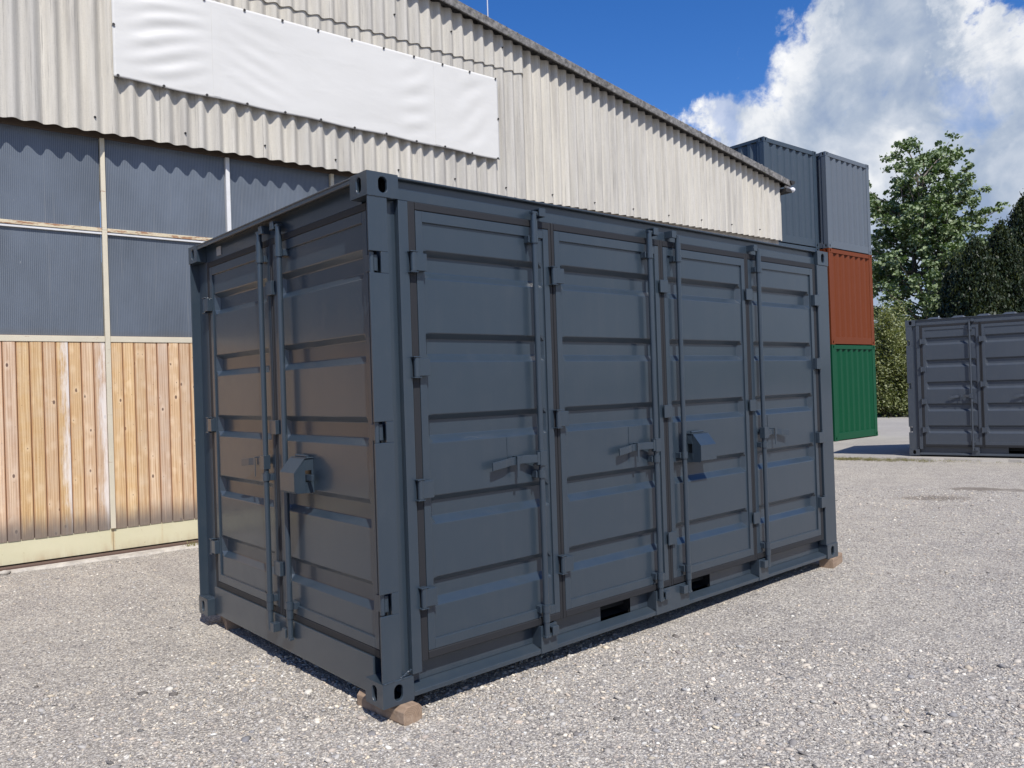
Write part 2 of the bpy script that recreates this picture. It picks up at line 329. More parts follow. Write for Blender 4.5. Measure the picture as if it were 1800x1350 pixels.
GZ = -.085
def cam_ground(u, v, z=GZ):
    d = _r*((u-900)/FPX) - _u*((v-675)/FPX) + _f; k = (z-CAM_POS.z)/d.z; return CAM_POS + d*k
hA, hB = cam_ground(1645, 876), cam_ground(1735, 861)
DARK_SPOTS = [(hA.x, hA.y, .42, .22, -1.0), (hB.x, hB.y, .55, .2, -1.1)]
M['gravel'] = gravel()
def pebble():
    t = mat('loose_stones', (.4, .38, .35), .85)
    a = t.new('ShaderNodeAttribute', attribute_name='tone'); geo = t.new('ShaderNodeNewGeometry'); p = geo.outputs['Position']
    c = t.ramp(a.outputs[2], STONES)
    h = t.new('ShaderNodeAttribute', attribute_name='tint')
    c = t.mix(.55, c, t.mix(1, c, t.ramp(h.outputs[2], [(0, (.82, .92, 1.06)), (.4, (1, 1, 1)), (.7, (1.0, .98, .93)), (.86, (1.06, .90, .80)), (1, (1.10, 1.0, .76))]), 'MULTIPLY'))
    c = t.mix(t.math('MULTIPLY', t.noise(p, 300, 3, .6), .3), c, (.42, .39, .35)); c = t.mix(1, c, (.90, .885, .85), 'MULTIPLY')
    t.set(t.b, 'Base Color', c); t.set(t.b, 'Specular IOR Level', .35); return t.m
M['pebble'] = pebble()
def tarmac():
    t = mat('worn_tarmac', (.2, .2, .19), .9); geo = t.new('ShaderNodeNewGeometry'); p = geo.outputs['Position']
    c = t.ramp(t.noise(p, 130, 3, .7), [(.35, (.22, .205, .185)), (.55, (.33, .31, .28)), (.7, (.50, .47, .42))])
    c = t.mix(t.ramp(t.noise(p, .7, 5, .6), [(.4, 0), (.65, .45)]), c, (.40, .375, .33))
    t.set(t.b, 'Base Color', c); t.set(t.b, 'Normal', bump(t, t.noise(p, 110, 3, .7), .4, .006)); return t.m
M['tarmac'] = tarmac()
def leaf(name, a, b, under, trans=.25):
    t = mat(name, a, .5)
    oi = t.new('ShaderNodeAttribute', attribute_name='tone'); geo = t.new('ShaderNodeNewGeometry')
    c = t.mix(oi.outputs[2], a, b); c = t.mix(geo.outputs['Backfacing'], c, under)
    t.set(t.b, 'Base Color', c); t.set(t.b, 'Specular IOR Level', .4)
    tr = t.new('ShaderNodeBsdfTranslucent', {'Color': t.mix(1, c, (1.1, 1.25, .6), 'MULTIPLY')})
    mx = t.new('ShaderNodeMixShader', {0: trans, 1: t.b.outputs[0], 2: tr})
    t.l.new(mx.outputs[0], t.n['Material Output'].inputs[0]); return t.m
M['maple_leaf'] = leaf('maple_leaves', (.058, .105, .026), (.13, .185, .06), (.25, .31, .17))
M['yew_leaf'] = leaf('evergreen_needles', (.006, .015, .005), (.070, .085, .020), (.020, .035, .014), .1)
M['bush_leaf'] = leaf('bush_leaves', (.09, .125, .03), (.30, .30, .10), (.22, .24, .11))
M['weed'] = leaf('weeds', (.16, .16, .05), (.32, .27, .12), (.2, .18, .08))
M['bark'] = conc('bark', (.07, .055, .045), (.20, .17, .14), 5)

# ------------------------------------------------------------------ mesh helpers
class MB:
    def __init__(s): s.v = []; s.f = []; s.sm = []
    def add(s, vs, fs, smooth=False):
        b = len(s.v); s.v += [tuple(v) for v in vs]; s.f += [tuple(b+i for i in f) for f in fs]; s.sm += [smooth]*len(fs); return s
    def box(s, x0, x1, y0, y1, z0, z1):
        if x0 > x1: x0, x1 = x1, x0
        if y0 > y1: y0, y1 = y1, y0
        if z0 > z1: z0, z1 = z1, z0
        return s.add([(x0, y0, z0), (x1, y0, z0), (x1, y1, z0), (x0, y1, z0), (x0, y0, z1), (x1, y0, z1), (x1, y1, z1), (x0, y1, z1)],
                     [(0, 3, 2, 1), (4, 5, 6, 7), (0, 1, 5, 4), (1, 2, 6, 5), (2, 3, 7, 6), (3, 0, 4, 7)])
    def tube(s, p0, p1, r0, r1=None, k=12, cap=True):
        r1 = r0 if r1 is None else r1; p0 = Vector(p0); p1 = Vector(p1); a = (p1-p0).normalized()
        t = a.cross(Vector((0, 0, 1)) if abs(a.z) < .9 else Vector((1, 0, 0))).normalized(); w = a.cross(t)
        vs = [p0+(t*math.cos(i*2*math.pi/k)+w*math.sin(i*2*math.pi/k))*r0 for i in range(k)] + [p1+(t*math.cos(i*2*math.pi/k)+w*math.sin(i*2*math.pi/k))*r1 for i in range(k)]
        s.add(vs, [(i, (i+1) % k, k+(i+1) % k, k+i) for i in range(k)], True)
        if cap: s.add(vs, [tuple(range(k-1, -1, -1)), tuple(range(k, 2*k))])
        return s
    def prism(s, poly, axis, a0, a1):
        """poly: 2D points in the plane normal to axis, extruded a0..a1"""
        k = len(poly)
        def P(p, a): return (a, p[0], p[1]) if axis == 'x' else ((p[0], a, p[1]) if axis == 'y' else (p[0], p[1], a))
        vs = [P(p, a0) for p in poly]+[P(p, a1) for p in poly]
        return s.add(vs, [tuple(range(k)), tuple(range(2*k-1, k-1, -1))]+[(i, k+i, k+(i+1) % k, (i+1) % k) for i in range(k)])
    def grid(s, P, smooth=False):
        nr, nc = len(P), len(P[0]); vs = [p for r in P for p in r]
        return s.add(vs, [(r*nc+c, r*nc+c+1, (r+1)*nc+c+1, (r+1)*nc+c) for r in range(nr-1) for c in range(nc-1)], smooth)
    def mesh(s, name, m):
        me = bpy.data.meshes.new(name); me.from_pydata(s.v, [], s.f); me.polygons.foreach_set('use_smooth', s.sm)
        me.materials.append(m); me.validate(); me.update()
        return me
    def build(s, name, m, parent=None, bev=0, fixn=True):
        me = s.mesh(name, m)
        if fixn:
            import bmesh
            bm = bmesh.new(); bm.from_mesh(me); bmesh.ops.recalc_face_normals(bm, faces=bm.faces); bm.to_mesh(me); bm.free()
        o = bpy.data.objects.new(name, me); COL.objects.link(o)
        if parent is not None: o.parent = parent
        if bev:
            b = o.modifiers.new('bevel', 'BEVEL'); b.width = bev; b.segments = 2; b.limit_method = 'ANGLE'; b.angle_limit = R(35); b.harden_normals = False
        return o
def tag(o, label=None, cat=None, group=None, kind=None):
    if label: o['label'] = label
    if cat: o['category'] = cat
    if group: o['group'] = group
    if kind: o['kind'] = kind
    return o
def empty(name, loc, rz=0, label=None, cat=None, group=None):
    o = bpy.data.objects.new(name, None); COL.objects.link(o); o.location = loc; o.rotation_euler = (0, 0, rz); o.empty_display_size = .2
    return tag(o, label, cat, group)
def inst(name, me, parent, loc=(0, 0, 0), rot=(0, 0, 0), scale=(1, 1, 1)):
    o = bpy.data.objects.new(name, me); COL.objects.link(o); o.parent = parent; o.location = loc; o.rotation_euler = rot; o.scale = scale; return o

# ------------------------------------------------------------------ ground
def ground_mb(fz, xs, ys):
    mb = MB(); mb.grid([[(x, y, fz(x, y)) for x in xs] for y in ys], True); return mb
def hump(x, y):
    return .006*math.sin(x*2.1+y*.7)+.005*math.sin(y*2.9-x*1.3)+.004*math.sin(x*5.3+1.1)*math.sin(y*4.7)
xs = list(np.arange(-7, 15.01, .25)); ys = list(np.arange(-6, 9.01, .25))
# edge of the gravel towards the tarmac (a ragged line)
E0, E1 = cam_ground(1470, 806), cam_ground(1800, 813)
ed = (E1-E0).normalized(); en = Vector((-ed.y, ed.x, 0))
if en.x < 0: en = -en
def gz(x, y):
    return GZ+hump(x, y)*min(1, max(0, 1.2))
far = [-900, -300, -100, -50, -30, -20, -12]
gx = far+xs+[17, 20, 25, 35, 60, 120, 300, 900, 1500]; gy = far+ys+[12, 16, 25, 40, 70, 120, 300, 900, 1500]
def gzz(x, y):
    k = 1 if (-7 <= x <= 15 and -6 <= y <= 9) else 0
    s_ = (Vector((x, y, 0))-E0).dot(en)
    return GZ + hump(x, y)*k - (.25 if s_ > .6 else 0)
g = ground_mb(gzz, gx, gy).build('ground', M['gravel'], fixn=False); tag(g, kind='structure')
# tarmac pad and road beyond, a few centimetres proud, falling gently away
def tz(x, y): return -.04 - .155*min(1, max(0, (y-3.6)/3.0)) - (.0 if True else 0)
mb = MB(); rows = []
N = 120
Lm, Lp = 600, 900
ts = [-900, -300, -100, -40, -15]+list(np.linspace(-8, 16, N))+[25, 60, 150, 400, 900]
offs = [0, .02, .3, 1, 2, 3, 4, 6, 9, 14, 25, 50, 120, 400, 1500]
E0b = Vector((E0.x, E0.y, 0))
for j, o_ in enumerate(offs):
    row = []
    for i, t_ in enumerate(ts):
        wob_ = .03*math.sin(t_*7.1)+.02*math.sin(t_*17.3+1)+.03*math.sin(t_*2.3) if j < 3 else 0
        P = E0b+ed*t_+en*(o_+wob_)
        z = tz(P.x, P.y)
        if j == 0: z = GZ-.03
        row.append((P.x, P.y, z))
    rows.append(row)
mb.grid(rows, False); tag(mb.build('tarmac_yard', M['tarmac']), kind='structure')

# loose stones, thick near the camera: real geometry
def pebbles():
    phi = (1+5**.5)/2
    iv = np.array([(-1, phi, 0), (1, phi, 0), (-1, -phi, 0), (1, -phi, 0), (0, -1, phi), (0, 1, phi), (0, -1, -phi), (0, 1, -phi), (phi, 0, -1), (phi, 0, 1), (-phi, 0, -1), (-phi, 0, 1)]); iv /= np.linalg.norm(iv[0])
    fi = np.array([(0, 11, 5), (0, 5, 1), (0, 1, 7), (0, 7, 10), (0, 10, 11), (1, 5, 9), (5, 11, 4), (11, 10, 2), (10, 7, 6), (7, 1, 8), (3, 9, 4), (3, 4, 2), (3, 2, 6), (3, 6, 8), (3, 8, 9), (4, 9, 5), (2, 4, 11), (6, 2, 10), (8, 6, 7), (9, 8, 1)])
    oc = np.array([(1, 0, 0), (-1, 0, 0), (0, 1, 0), (0, -1, 0), (0, 0, 1), (0, 0, -1)], float); of = np.array([(4, 0, 2), (4, 2, 1), (4, 1, 3), (4, 3, 0), (5, 2, 0), (5, 1, 2), (5, 3, 1), (5, 0, 3)])
    def spread(Np, rmin, rmax, pw, med, sg, bv, bf, pbig, tones):
        r = rmin+nrg.random(Np)**pw*(rmax-rmin); th = YAW+(nrg.random(Np)-.5)*R(88)
        x = CAM_POS.x+r*np.cos(th); y = CAM_POS.y+r*np.sin(th); wall = 5.695-.0454*x-.34
        ok = (y < wall) & ~((x > .35) & (x < 4.3) & (y > .3)) & (((x-E0.x)*en.x+(y-E0.y)*en.y) < -.05)
        pt = np.sin(x*1.7+y*.6)+np.sin(y*2.3-x*.9+1)+np.sin(x*.6-y*1.1+2); ok &= nrg.random(Np) < (.70+.13*pt)
        x, y, r = x[ok], y[ok], r[ok]; n_ = len(x)
        size = np.clip(med*np.exp(nrg.normal(0, sg, n_)), .0022, .02)*(1+.09*np.maximum(0, r-3.2))
        bg = nrg.random(n_) < pbig; size[bg] = nrg.uniform(.012, .023, bg.sum())
        sc_ = np.stack([size*nrg.uniform(1.0, 1.7, n_), size*nrg.uniform(.7, 1.15, n_), size*nrg.uniform(.38, .7, n_)], 1)
        k = len(bv); P = bv[None]*sc_[:, None, :]*(1+nrg.uniform(-.2, .2, (n_, k, 1)))
        a = nrg.random(n_)*2*np.pi; ca, sa = np.cos(a)[:, None], np.sin(a)[:, None]
        X = P[..., 0]*ca-P[..., 1]*sa; Y = P[..., 0]*sa+P[..., 1]*ca; Z = P[..., 2]+X*nrg.normal(0, .25, n_)[:, None]
        hz = .006*np.sin(x*2.1+y*.7)+.005*np.sin(y*2.9-x*1.3)+.004*np.sin(x*5.3+1.1)*np.sin(y*4.7)
        V_ = np.stack([X+x[:, None], Y+y[:, None], Z+(GZ+hz+sc_[:, 2]*.12)[:, None]], -1).reshape(-1, 3)
        F_ = (bf[None]+(np.arange(n_)*k)[:, None, None]).reshape(-1, 3)
        tone = np.clip(nrg.normal(tones[0], tones[1], n_), 0, 1); tone[bg] = np.clip(tone[bg]-.15, 0, .8)
        return V_, F_, np.repeat(tone, k), np.repeat(nrg.random(n_), k)
    A = spread(52000, 1.7, 5.2, 1.0, .0050, .42, iv, fi, .011, (.50, .22)); B = spread(150000, 1.7, 12.5, 1.12, .0040, .38, oc, of, 0, (.50, .23))
    V_ = np.concatenate([A[0], B[0]]); F_ = np.concatenate([A[1], B[1]+len(A[0])]); tone = np.concatenate([A[2], B[2]]); hue = np.concatenate([A[3], B[3]])
    me = bpy.data.meshes.new('gravel'); me.vertices.add(len(V_)); me.vertices.foreach_set('co', V_.ravel().astype(np.float32))
    me.loops.add(F_.size); me.loops.foreach_set('vertex_index', F_.ravel().astype(np.int32)); me.polygons.add(len(F_))
    me.polygons.foreach_set('loop_start', np.arange(0, F_.size, 3, dtype=np.int32)); me.polygons.foreach_set('use_smooth', np.ones(len(F_), bool)); me.update()
    me.attributes.new('tone', 'FLOAT', 'POINT').data.foreach_set('value', tone.astype(np.float32)); me.attributes.new('tint', 'FLOAT', 'POINT').data.foreach_set('value', hue.astype(np.float32))
    me.materials.append(M['pebble']); o = bpy.data.objects.new('gravel', me); COL.objects.link(o); tag(o, 'grey and beige gravel spread over the whole yard', 'gravel', kind='stuff')
pebbles()

# ------------------------------------------------------------------ warehouse
WA = R(-2.6); dW = Vector((math.cos(WA), math.sin(WA), 0)); nW = Vector((-math.sin(WA), math.cos(WA), 0))
wh = empty('warehouse', nW*5.695, WA, 'long warehouse gable wall of pale corrugated sheets over timber and ribbed window gates', 'warehouse')
# local frame: x = along wall, y = into the building, z up
S0, S1 = -9.1, 12.24
PITCH_C = .177
OFFM, AMP = -.178, .031      # sheet mid plane (towards the viewer is -y)
RIDGE_S = -2.2
def roof_z(s): return 6.785-.1702*(s-4.17) if s >= RIDGE_S else 6.785-.1702*(RIDGE_S-4.17)-.1702*(RIDGE_S-s)
def sheet(s0, s1, zb, ztop, off, thick=.007, steps=12):
    mb = MB(); nn = max(2, round((s1-s0)/PITCH_C*steps)); front = []; 
    for i in range(nn+1):
        s = s0+(s1-s0)*i/nn; w = off+AMP*math.cos(2*math.pi*s/PITCH_C)*1.0
        front.append((s, w))
    zt = [ztop(s) if callable(ztop) else ztop for s, _ in front]
    mb.grid([[(s, w, zb) for s, w in front], [(s, w, z) for (s, w), z in zip(front, zt)]], True)
    mb.grid([[(s, w+thick, z) for (s, w), z in zip(front, zt)], [(s, w+thick, zb) for s, w in front]], True)
    mb.grid([[(s, w+thick, zb) for s, w in front], [(s, w, zb) for s, w in front]])
    for k in (0, -1):
        s, w = front[k]; mb.add([(s, w, zb), (s, w+thick, zb), (s, w+thick, zt[k]), (s, w, zt[k])], [(0, 1, 2, 3)])
    return mb
bolt_mb = MB(); bolt_mb.tube((0, -.012, 0), (0, .006, 0), .011, .013, 8); bolt_mb.tube((0, -.024, 0), (0, -.012, 0), .006, .006, 6)
bolt_me = bolt_mb.mesh('bolt', M['dark_metal'])
SW = PITCH_C*5
s = -.5438-SW*10; k = 0
LAPZ = 6.115
while s < S1-.05:
    a, b = max(s, S0), min(s+SW, S1)
    if b > S0+.1:
        two = b < 5.75
        tw = rng.uniform(-.003, .003)
        zb = 4.277+rng.uniform(-.004, .004)
        lo = sheet(a, b, zb, (LAPZ+.12) if two else (lambda q: roof_z(q)-.03), OFFM+tw).build('cladding_sheet', M['cement'], wh, fixn=False)
        for q in (2,):
            kk = round((a+q*PITCH_C)/PITCH_C)*PITCH_C+PITCH_C/2
            if kk < b: inst('bolt', bolt_me, lo, (kk, OFFM-AMP+.001, 4.40+rng.uniform(-.015, .015)))
        if two:
            up = sheet(a, b, LAPZ+rng.uniform(-.006, .006), lambda q: roof_z(q)-.03, OFFM-.021+tw, .012).build('cladding_sheet', M['cement'], wh, fixn=False)
            if roof_z(b) > 6.4:
                kk = round((a+2*PITCH_C)/PITCH_C)*PITCH_C+PITCH_C/2
                inst('bolt', bolt_me, up, (kk, OFFM-.021-AMP, LAPZ+.30+rng.uniform(-.02, .02)))
    s += SW
# plain lower wall to the right of the gates (behind the container), side wall, back and roof
G1 = .006+1.298*3
MB().box(S0+2, G1, .005, .05, GZ-.02, GZ+.09).build('threshold', M['lintel'], wh)
MB().box(G1+.08, S1-.03, -.10, .2, GZ, 4.3).build('lower_wall', M['strip'], wh)
MB().box(S1-.22, S1-.02, .0, 14.8, GZ, roof_z(S1)-.05).box(S0, S0+.2, 0, 14.8, GZ, roof_z(S0)-.05).box(S0, S1-.02, 14.6, 14.8, GZ, 5.3).build('side_wall', M['strip'], wh)
MB().box(S0, S1-.25, -.115, .25, 4.36, 5.3).build('lintel', M['lintel'], wh)
VO = -.335   # outer face of the verge
def roof_part(sa, sb):
    mb = MB(); za, zb = roof_z(sa), roof_z(sb)
    P = []
    for i in range(0, 86*6+1):
        y = VO+.02+i*PITCH_C/6
        w = .024*math.cos(i/6*2*math.pi)
        P.append([(sa, y, za+.03+w), (sb, y, zb+.03+w)])
    mb.grid(P, True); return mb
roof_part(RIDGE_S, S1+.12).build('roof_slope', M['verge'], wh, fixn=False); roof_part(S0-.12, RIDGE_S).build('roof_slope', M['verge'], wh, fixn=False)
# verge capping in overlapping lengths
s = S0-.12; cap_L = 1.95
while s < S1+.1:
    e = min(s+cap_L+.06, S1+.12)
    if s < RIDGE_S < e: e = RIDGE_S
    za, zb = roof_z(s), roof_z(e); lift = rng.uniform(0, .006)
    mb = MB()
    for (y0, y1, t0, t1) in ((VO-lift*.5, VO+.022, -.062, .058), (VO+.022, VO+.19, .040, .060)):
        mb.add([(s, y0, za+t0+lift), (e, y0, zb+t0), (e, y1, zb+t0), (s, y1, za+t0+lift), (s, y0, za+t1+lift), (e, y0, zb+t1), (e, y1, zb+t1), (s, y1, za+t1+lift)],
               [(0, 3, 2, 1), (4, 5, 6, 7), (0, 1, 5, 4), (1, 2, 6, 5), (2, 3, 7, 6), (3, 0, 4, 7)])
    mb.build('verge_cap', M['verge'], wh, .006)
    s = e-.06 if e < S1+.1 and e != RIDGE_S else e
    if e >= S1+.1: break
# soffit board (dark gap under the verge)
# moss lumps on the verge
mb = MB()
for i in range(130):
    s = rng.uniform(2, S1); z = roof_z(s)+.06; r_ = rng.uniform(.006, .018)
    mb.tube((s, VO+rng.uniform(0, .03), z-.01), (s+rng.uniform(-.02, .02), VO+rng.uniform(0, .03), z+r_*.7), r_, r_*.3, 6)
tag(mb.build('moss', M['verge'], wh, fixn=False), kind='stuff')
# eaves end: gutter stub and pipe
ge = S1+.10; ze = roof_z(S1)
mb = MB()
prof = [(.075*math.cos(a_), .075*math.sin(a_)) for a_ in np.linspace(math.pi, 2*math.pi, 9)]
P = []
for y in (VO-.03, 14.8): P.append([(ge+.03+px, y, ze+.03+pz) for px, pz in prof])
mb.grid(P, True); mb.add([(ge+.03+px, VO-.03, ze+.03+pz) for px, pz in prof], [tuple(range(9))]); mb.build('gutter', M['dark_metal'], wh, fixn=False)
mb = MB(); mb.tube((ge-.06, VO+.10, ze-.06), (ge+.09, VO+.03, ze-.125), .03, .05, 14); mb.tube((ge+.09, VO+.03, ze-.125), (ge+.12, VO+.02, ze-.14), .052, .045, 14); mb.build('floodlight', M['white_plastic'], wh)
mb = MB(); mb.box(S1-.05, ge+.06, VO+.02, VO+.30, ze-.19, ze-.12); mb.build('floodlight_bracket', M['dark_metal'], wh)
# gates
BAY = 1.298; mull = [.006+BAY*i for i in range(-6, 4)]
pl_mb = MB(); pl_mb.prism([(-.0555, .0), (-.0555, -.014), (-.0515, -.018), (.0515, -.018), (.0555, -.014), (.0555, 0)], 'z', 0, 1.945)
pl_me = pl_mb.mesh('plank', M['plank']); pl_me2 = pl_mb.mesh('plank', M['plank_white'])
pane_me = []
for (z0, z1) in ((2.20, 3.262), (3.325, 4.262)):
    pane_me.append(MB().box(-.618, .618, 0, .02, z0, z1).mesh('window_pane', M['pane']))
for i in range(len(mull)-1):
    a, b = mull[i], mull[i+1]; c = (a+b)/2
    leaf_o = empty('gate_leaf', (c, 0, 0)); leaf_o.parent = wh
    MB().box(a-c+.001, b-c-.001, -.012, .05, GZ+.052, .198).build('kick_plate', M['kick'], leaf_o, .004)
    MB().box(a-c+.02, b-c-.02, .0, .03, .19, 2.2).build('backing_board', M['backing'], leaf_o)
    MB().box(a-c+.026, b-c-.026, -.028, .03, 2.136, 2.196).build('lower_rail', M['cream'], leaf_o, .003)
    MB().box(a-c+.026, b-c-.026, -.034, .03, 3.284, 3.322).build('middle_rail', M['cream_rust'], leaf_o, .003)
    MB().box(a-c+.026, b-c-.026, -.026, .03, 3.258, 3.282).build('glazing_bead', M['white_frame'], leaf_o, .002)
    MB().box(a-c+.001, b-c-.001, -.03, .04, 4.262, 4.345).build('top_rail', M['lintel'], leaf_o, .003)
    wm = M['white_frame'] if abs(a-1.304) < .01 else M['cream']
    MB().box(a-c-.024, a-c+.024, -.04, .03, .199, 3.30).build('mullion', M['cream'] , leaf_o, .003)
    MB().box(a-c-.022, a-c+.022, -.038, .03, 3.302, 4.262).build('mullion', M['white_frame'] if abs(a-1.304) < .01 else M['cream'], leaf_o, .003)
    for pm in pane_me: inst('window_pane', pm, leaf_o, (0, .0, 0))
    np_ = 11; w = (b-a-.05)/np_
    for q in range(np_):
        px = a-c+.025+w*(q+.5)
        gx_ = c+px
        wht = min(abs(gx_+.36), abs(gx_+.06)) < w*.5
        o = inst('plank', pl_me2 if wht else pl_me, leaf_o, (px, -.002+rng.uniform(-.002, .002), .190), (0, 0, rng.uniform(-.012, .012)), (w/.1155, 1, 1))
# track and footing strip in front of the gates
MB().box(S0+2, G1, -.100, -.030, GZ-.02, GZ+.044).build('door_track', M['rail_steel'], wh, .006)
mb = MB(); P0, P1 = [], []
s = S0+2
rowA, rowB, rowC = [], [], []
while s < G1+.1:
    e = -.20-.05*math.sin(s*1.7)-.03*rng.random()-.02*math.sin(s*9)
    rowA.append((s, -.08, GZ+.022)); rowB.append((s, e, GZ+.018)); rowC.append((s+.01, e-.015, GZ-.01)); s += .05
mb.grid([rowC, rowB, rowA]); mb.build('footing_strip', M['strip'], wh, fixn=False)

# banner on the cladding
bn = MB(); B0, B1 = .09, 5.10
nx, nz = 180, 46; rows = []
def bz(s, t):
    zb = 4.855-.018*(s-B0)+.006*math.sin(s*6.3); zt = 5.925+.018*(B1-s)/5*0
    return zb+(zt-zb)*t
eyes = [B0+.04+i*(B1-B0-.08)/11 for i in range(12)]
for j in range(nz+1):
    t_ = j/nz; row = []
    for i in range(nx+1):
        s = B0+(B1-B0)*i/nx
        e = min(1, min(i/nx, 1-i/nx)*14)*1.0; e *= min(1, min(t_, 1-t_)*5)
        near = .9*math.exp(-((s-.55)/.42)**2)+.35*math.exp(-((s-1.6)/.3)**2)+.7*math.exp(-((s-3.72)/.22)**2)+.6*math.exp(-((s-4.68)/.25)**2)+.04
        near *= min(1, abs(s-1.14)/.2)*min(1, abs(s-4.06)/.15)
        ph = (t_*1.06)*38 - s*9 if s < 1.25 else (t_*1.06)*30 + (s-1.25)*8.0 if s < 2.6 else (t_*1.06)*23-s*11
        w = .0072*near*(math.sin(ph+1.5*math.sin(s*3+t_*4))+.4*math.sin(ph*.53+s*2))*e+.008*e*math.sin(s*2.1+1)*math.sin(t_*3)
        # scalloped edges between the eyelets
        de = min(abs(s-q) for q in eyes)/.23
        z = bz(s, t_)+(.010*(1-min(1, de)**2) if t_ < .5 else -.006*(1-min(1, de)**2))*0
        row.append((s, OFFM-AMP-.028-w-.006, z))
    rows.append(row)
bo = MB(); bo.grid(rows, True)
ban = empty('banner', nW*5.695, WA, 'blank white creased banner screwed to the corrugated wall above the container', 'banner')
sh = bo.build('sheet', M['banner'], ban, fixn=False); sd = sh.modifiers.new('thick', 'SOLIDIFY'); sd.thickness = .002; sd.offset = 1
scr = MB(); scr.tube((0, -.016, 0), (0, .03, 0), .010, .010, 8); scr.tube((0, -.02, 0), (0, -.014, 0), .015, .015, 8); scr_me = scr.mesh('screw', M['dark_metal'])
for q in eyes:
    for t_ in (0.012, .988): inst('screw', scr_me, ban, (q, OFFM-AMP-.03, bz(q, t_)))
for z in (.5,):
    for q in (B0+.012, B1-.012): inst('screw', scr_me, ban, (q, OFFM-AMP-.03, bz(q, z)))
for q in (1.10, 4.02): MB().box(q, q+.085, OFFM-AMP-.0385, OFFM-AMP-.036, bz(q, .02), bz(q, .98)).build('seam_tape', M['banner'], ban)
# lightning rod
rod = MB(); q = wh.location+dW*5.27+nW*(.15); rod.tube((q.x, q.y, roof_z(5.27)), (q.x, q.y, roof_z(5.27)+2.4), .012, .009, 8); rod.tube((q.x, q.y, roof_z(5.27)), (q.x, q.y, roof_z(5.27)+.12), .03, .02, 8)
tag(rod.build('lightning_rod', M['galv']), 'thin grey lightning rod standing up from the warehouse verge', 'lightning rod')

# ------------------------------------------------------------------ container parts
def stadium(k, hw, hh):
    pts = []
    for i in range(k):
        a_ = 2*math.pi*(i+.5)/k; x, y = math.cos(a_)*hw, math.sin(a_)*hw
        pts.append((x, y+(hh-hw) if y > 0 else y-(hh-hw)))
    return pts
def rect_ring(k, x0, x1, y0, y1, cx, cy):
    out = []
    for i in range(k):
        a_ = 2*math.pi*(i+.5)/k; dx, dy = math.cos(a_), math.sin(a_)
        tx = ((x1-cx) if dx > 0 else (x0-cx))/dx; ty = ((y1-cy) if dy > 0 else (y0-cy))/dy; t_ = min(tx, ty)
        out.append([cx+dx*t_, cy+dy*t_])
    for cxr, cyr in ((x0, y0), (x1, y0), (x1, y1), (x0, y1)):   # snap nearest point to each corner
        j = min(range(k), key=lambda i: (out[i][0]-cxr)**2+(out[i][1]-cyr)**2); out[j] = [cxr, cyr]
    return out
def casting(cx, cy, cz, sx, sy, sz):
    """corner casting; (cx,cy,cz) is the outer corner, sx/sy/sz = +1/-1 pointing inward. ~178 x 162 x 118"""
    mb = MB(); Lx, Ly, Lz, T = .178, .162, .118, .016
    def face(axis, L, hw, hh, off):
        k = 24; ring = rect_ring(k, 0, L, 0, Lz, off, Lz/2); st = [(off+x, Lz/2+y) for x, y in stadium(k, hw, hh)]
        def P(u, w, d):
            return (cx+sx*u, cy+sy*d, cz+sz*w) if axis == 'y' else (cx+sx*d, cy+sy*u, cz+sz*w)
        vs = [P(u, w, 0) for u, w in ring]+[P(u, w, 0) for u, w in st]+[P(u, w, T) for u, w in st]
        mb.add(vs, [(i, (i+1) % k, k+(i+1) % k, k+i) for i in range(k)])
        mb.add(vs, [(k+i, k+(i+1) % k, 2*k+(i+1) % k, 2*k+i) for i in range(k)])
    face('y', Lx, .0245, .0385, .089); face('x', Ly, .0215, .0385, .079)
    X = [cx, cx+sx*Lx]; Y = [cy, cy+sy*Ly]; Z = [cz, cz+sz*Lz]
    q = lambda *v: mb.add(list(v), [tuple(range(len(v)))])
    q((X[0], Y[0], Z[0]), (X[1], Y[0], Z[0]), (X[1], Y[1], Z[0]), (X[0], Y[1], Z[0]))
    q((X[0], Y[0], Z[1]), (X[1], Y[0], Z[1]), (X[1], Y[1], Z[1]), (X[0], Y[1], Z[1]))
    q((X[1], Y[0], Z[0]), (X[1], Y[1], Z[0]), (X[1], Y[1], Z[1]), (X[1], Y[0], Z[1]))
    q((X[0], Y[1], Z[0]), (X[1], Y[1], Z[0]), (X[1], Y[1], Z[1]), (X[0], Y[1], Z[1]))
    return mb
def build_casting(parent, m, *a):
    import bmesh
    o = casting(*a).build('corner_casting', m, parent, 0, False)
    bm = bmesh.new(); bm.from_mesh(o.data); bmesh.ops.remove_doubles(bm, verts=bm.verts, dist=.0004); bmesh.ops.recalc_face_normals(bm, faces=bm.faces); bm.to_mesh(o.data); bm.free()
    b = o.modifiers.new('bevel', 'BEVEL'); b.width = .004; b.segments = 2; b.limit_method = 'ANGLE'; b.angle_limit = R(50)
    # dark hollow inside is closed by the casting's own walls
    return o

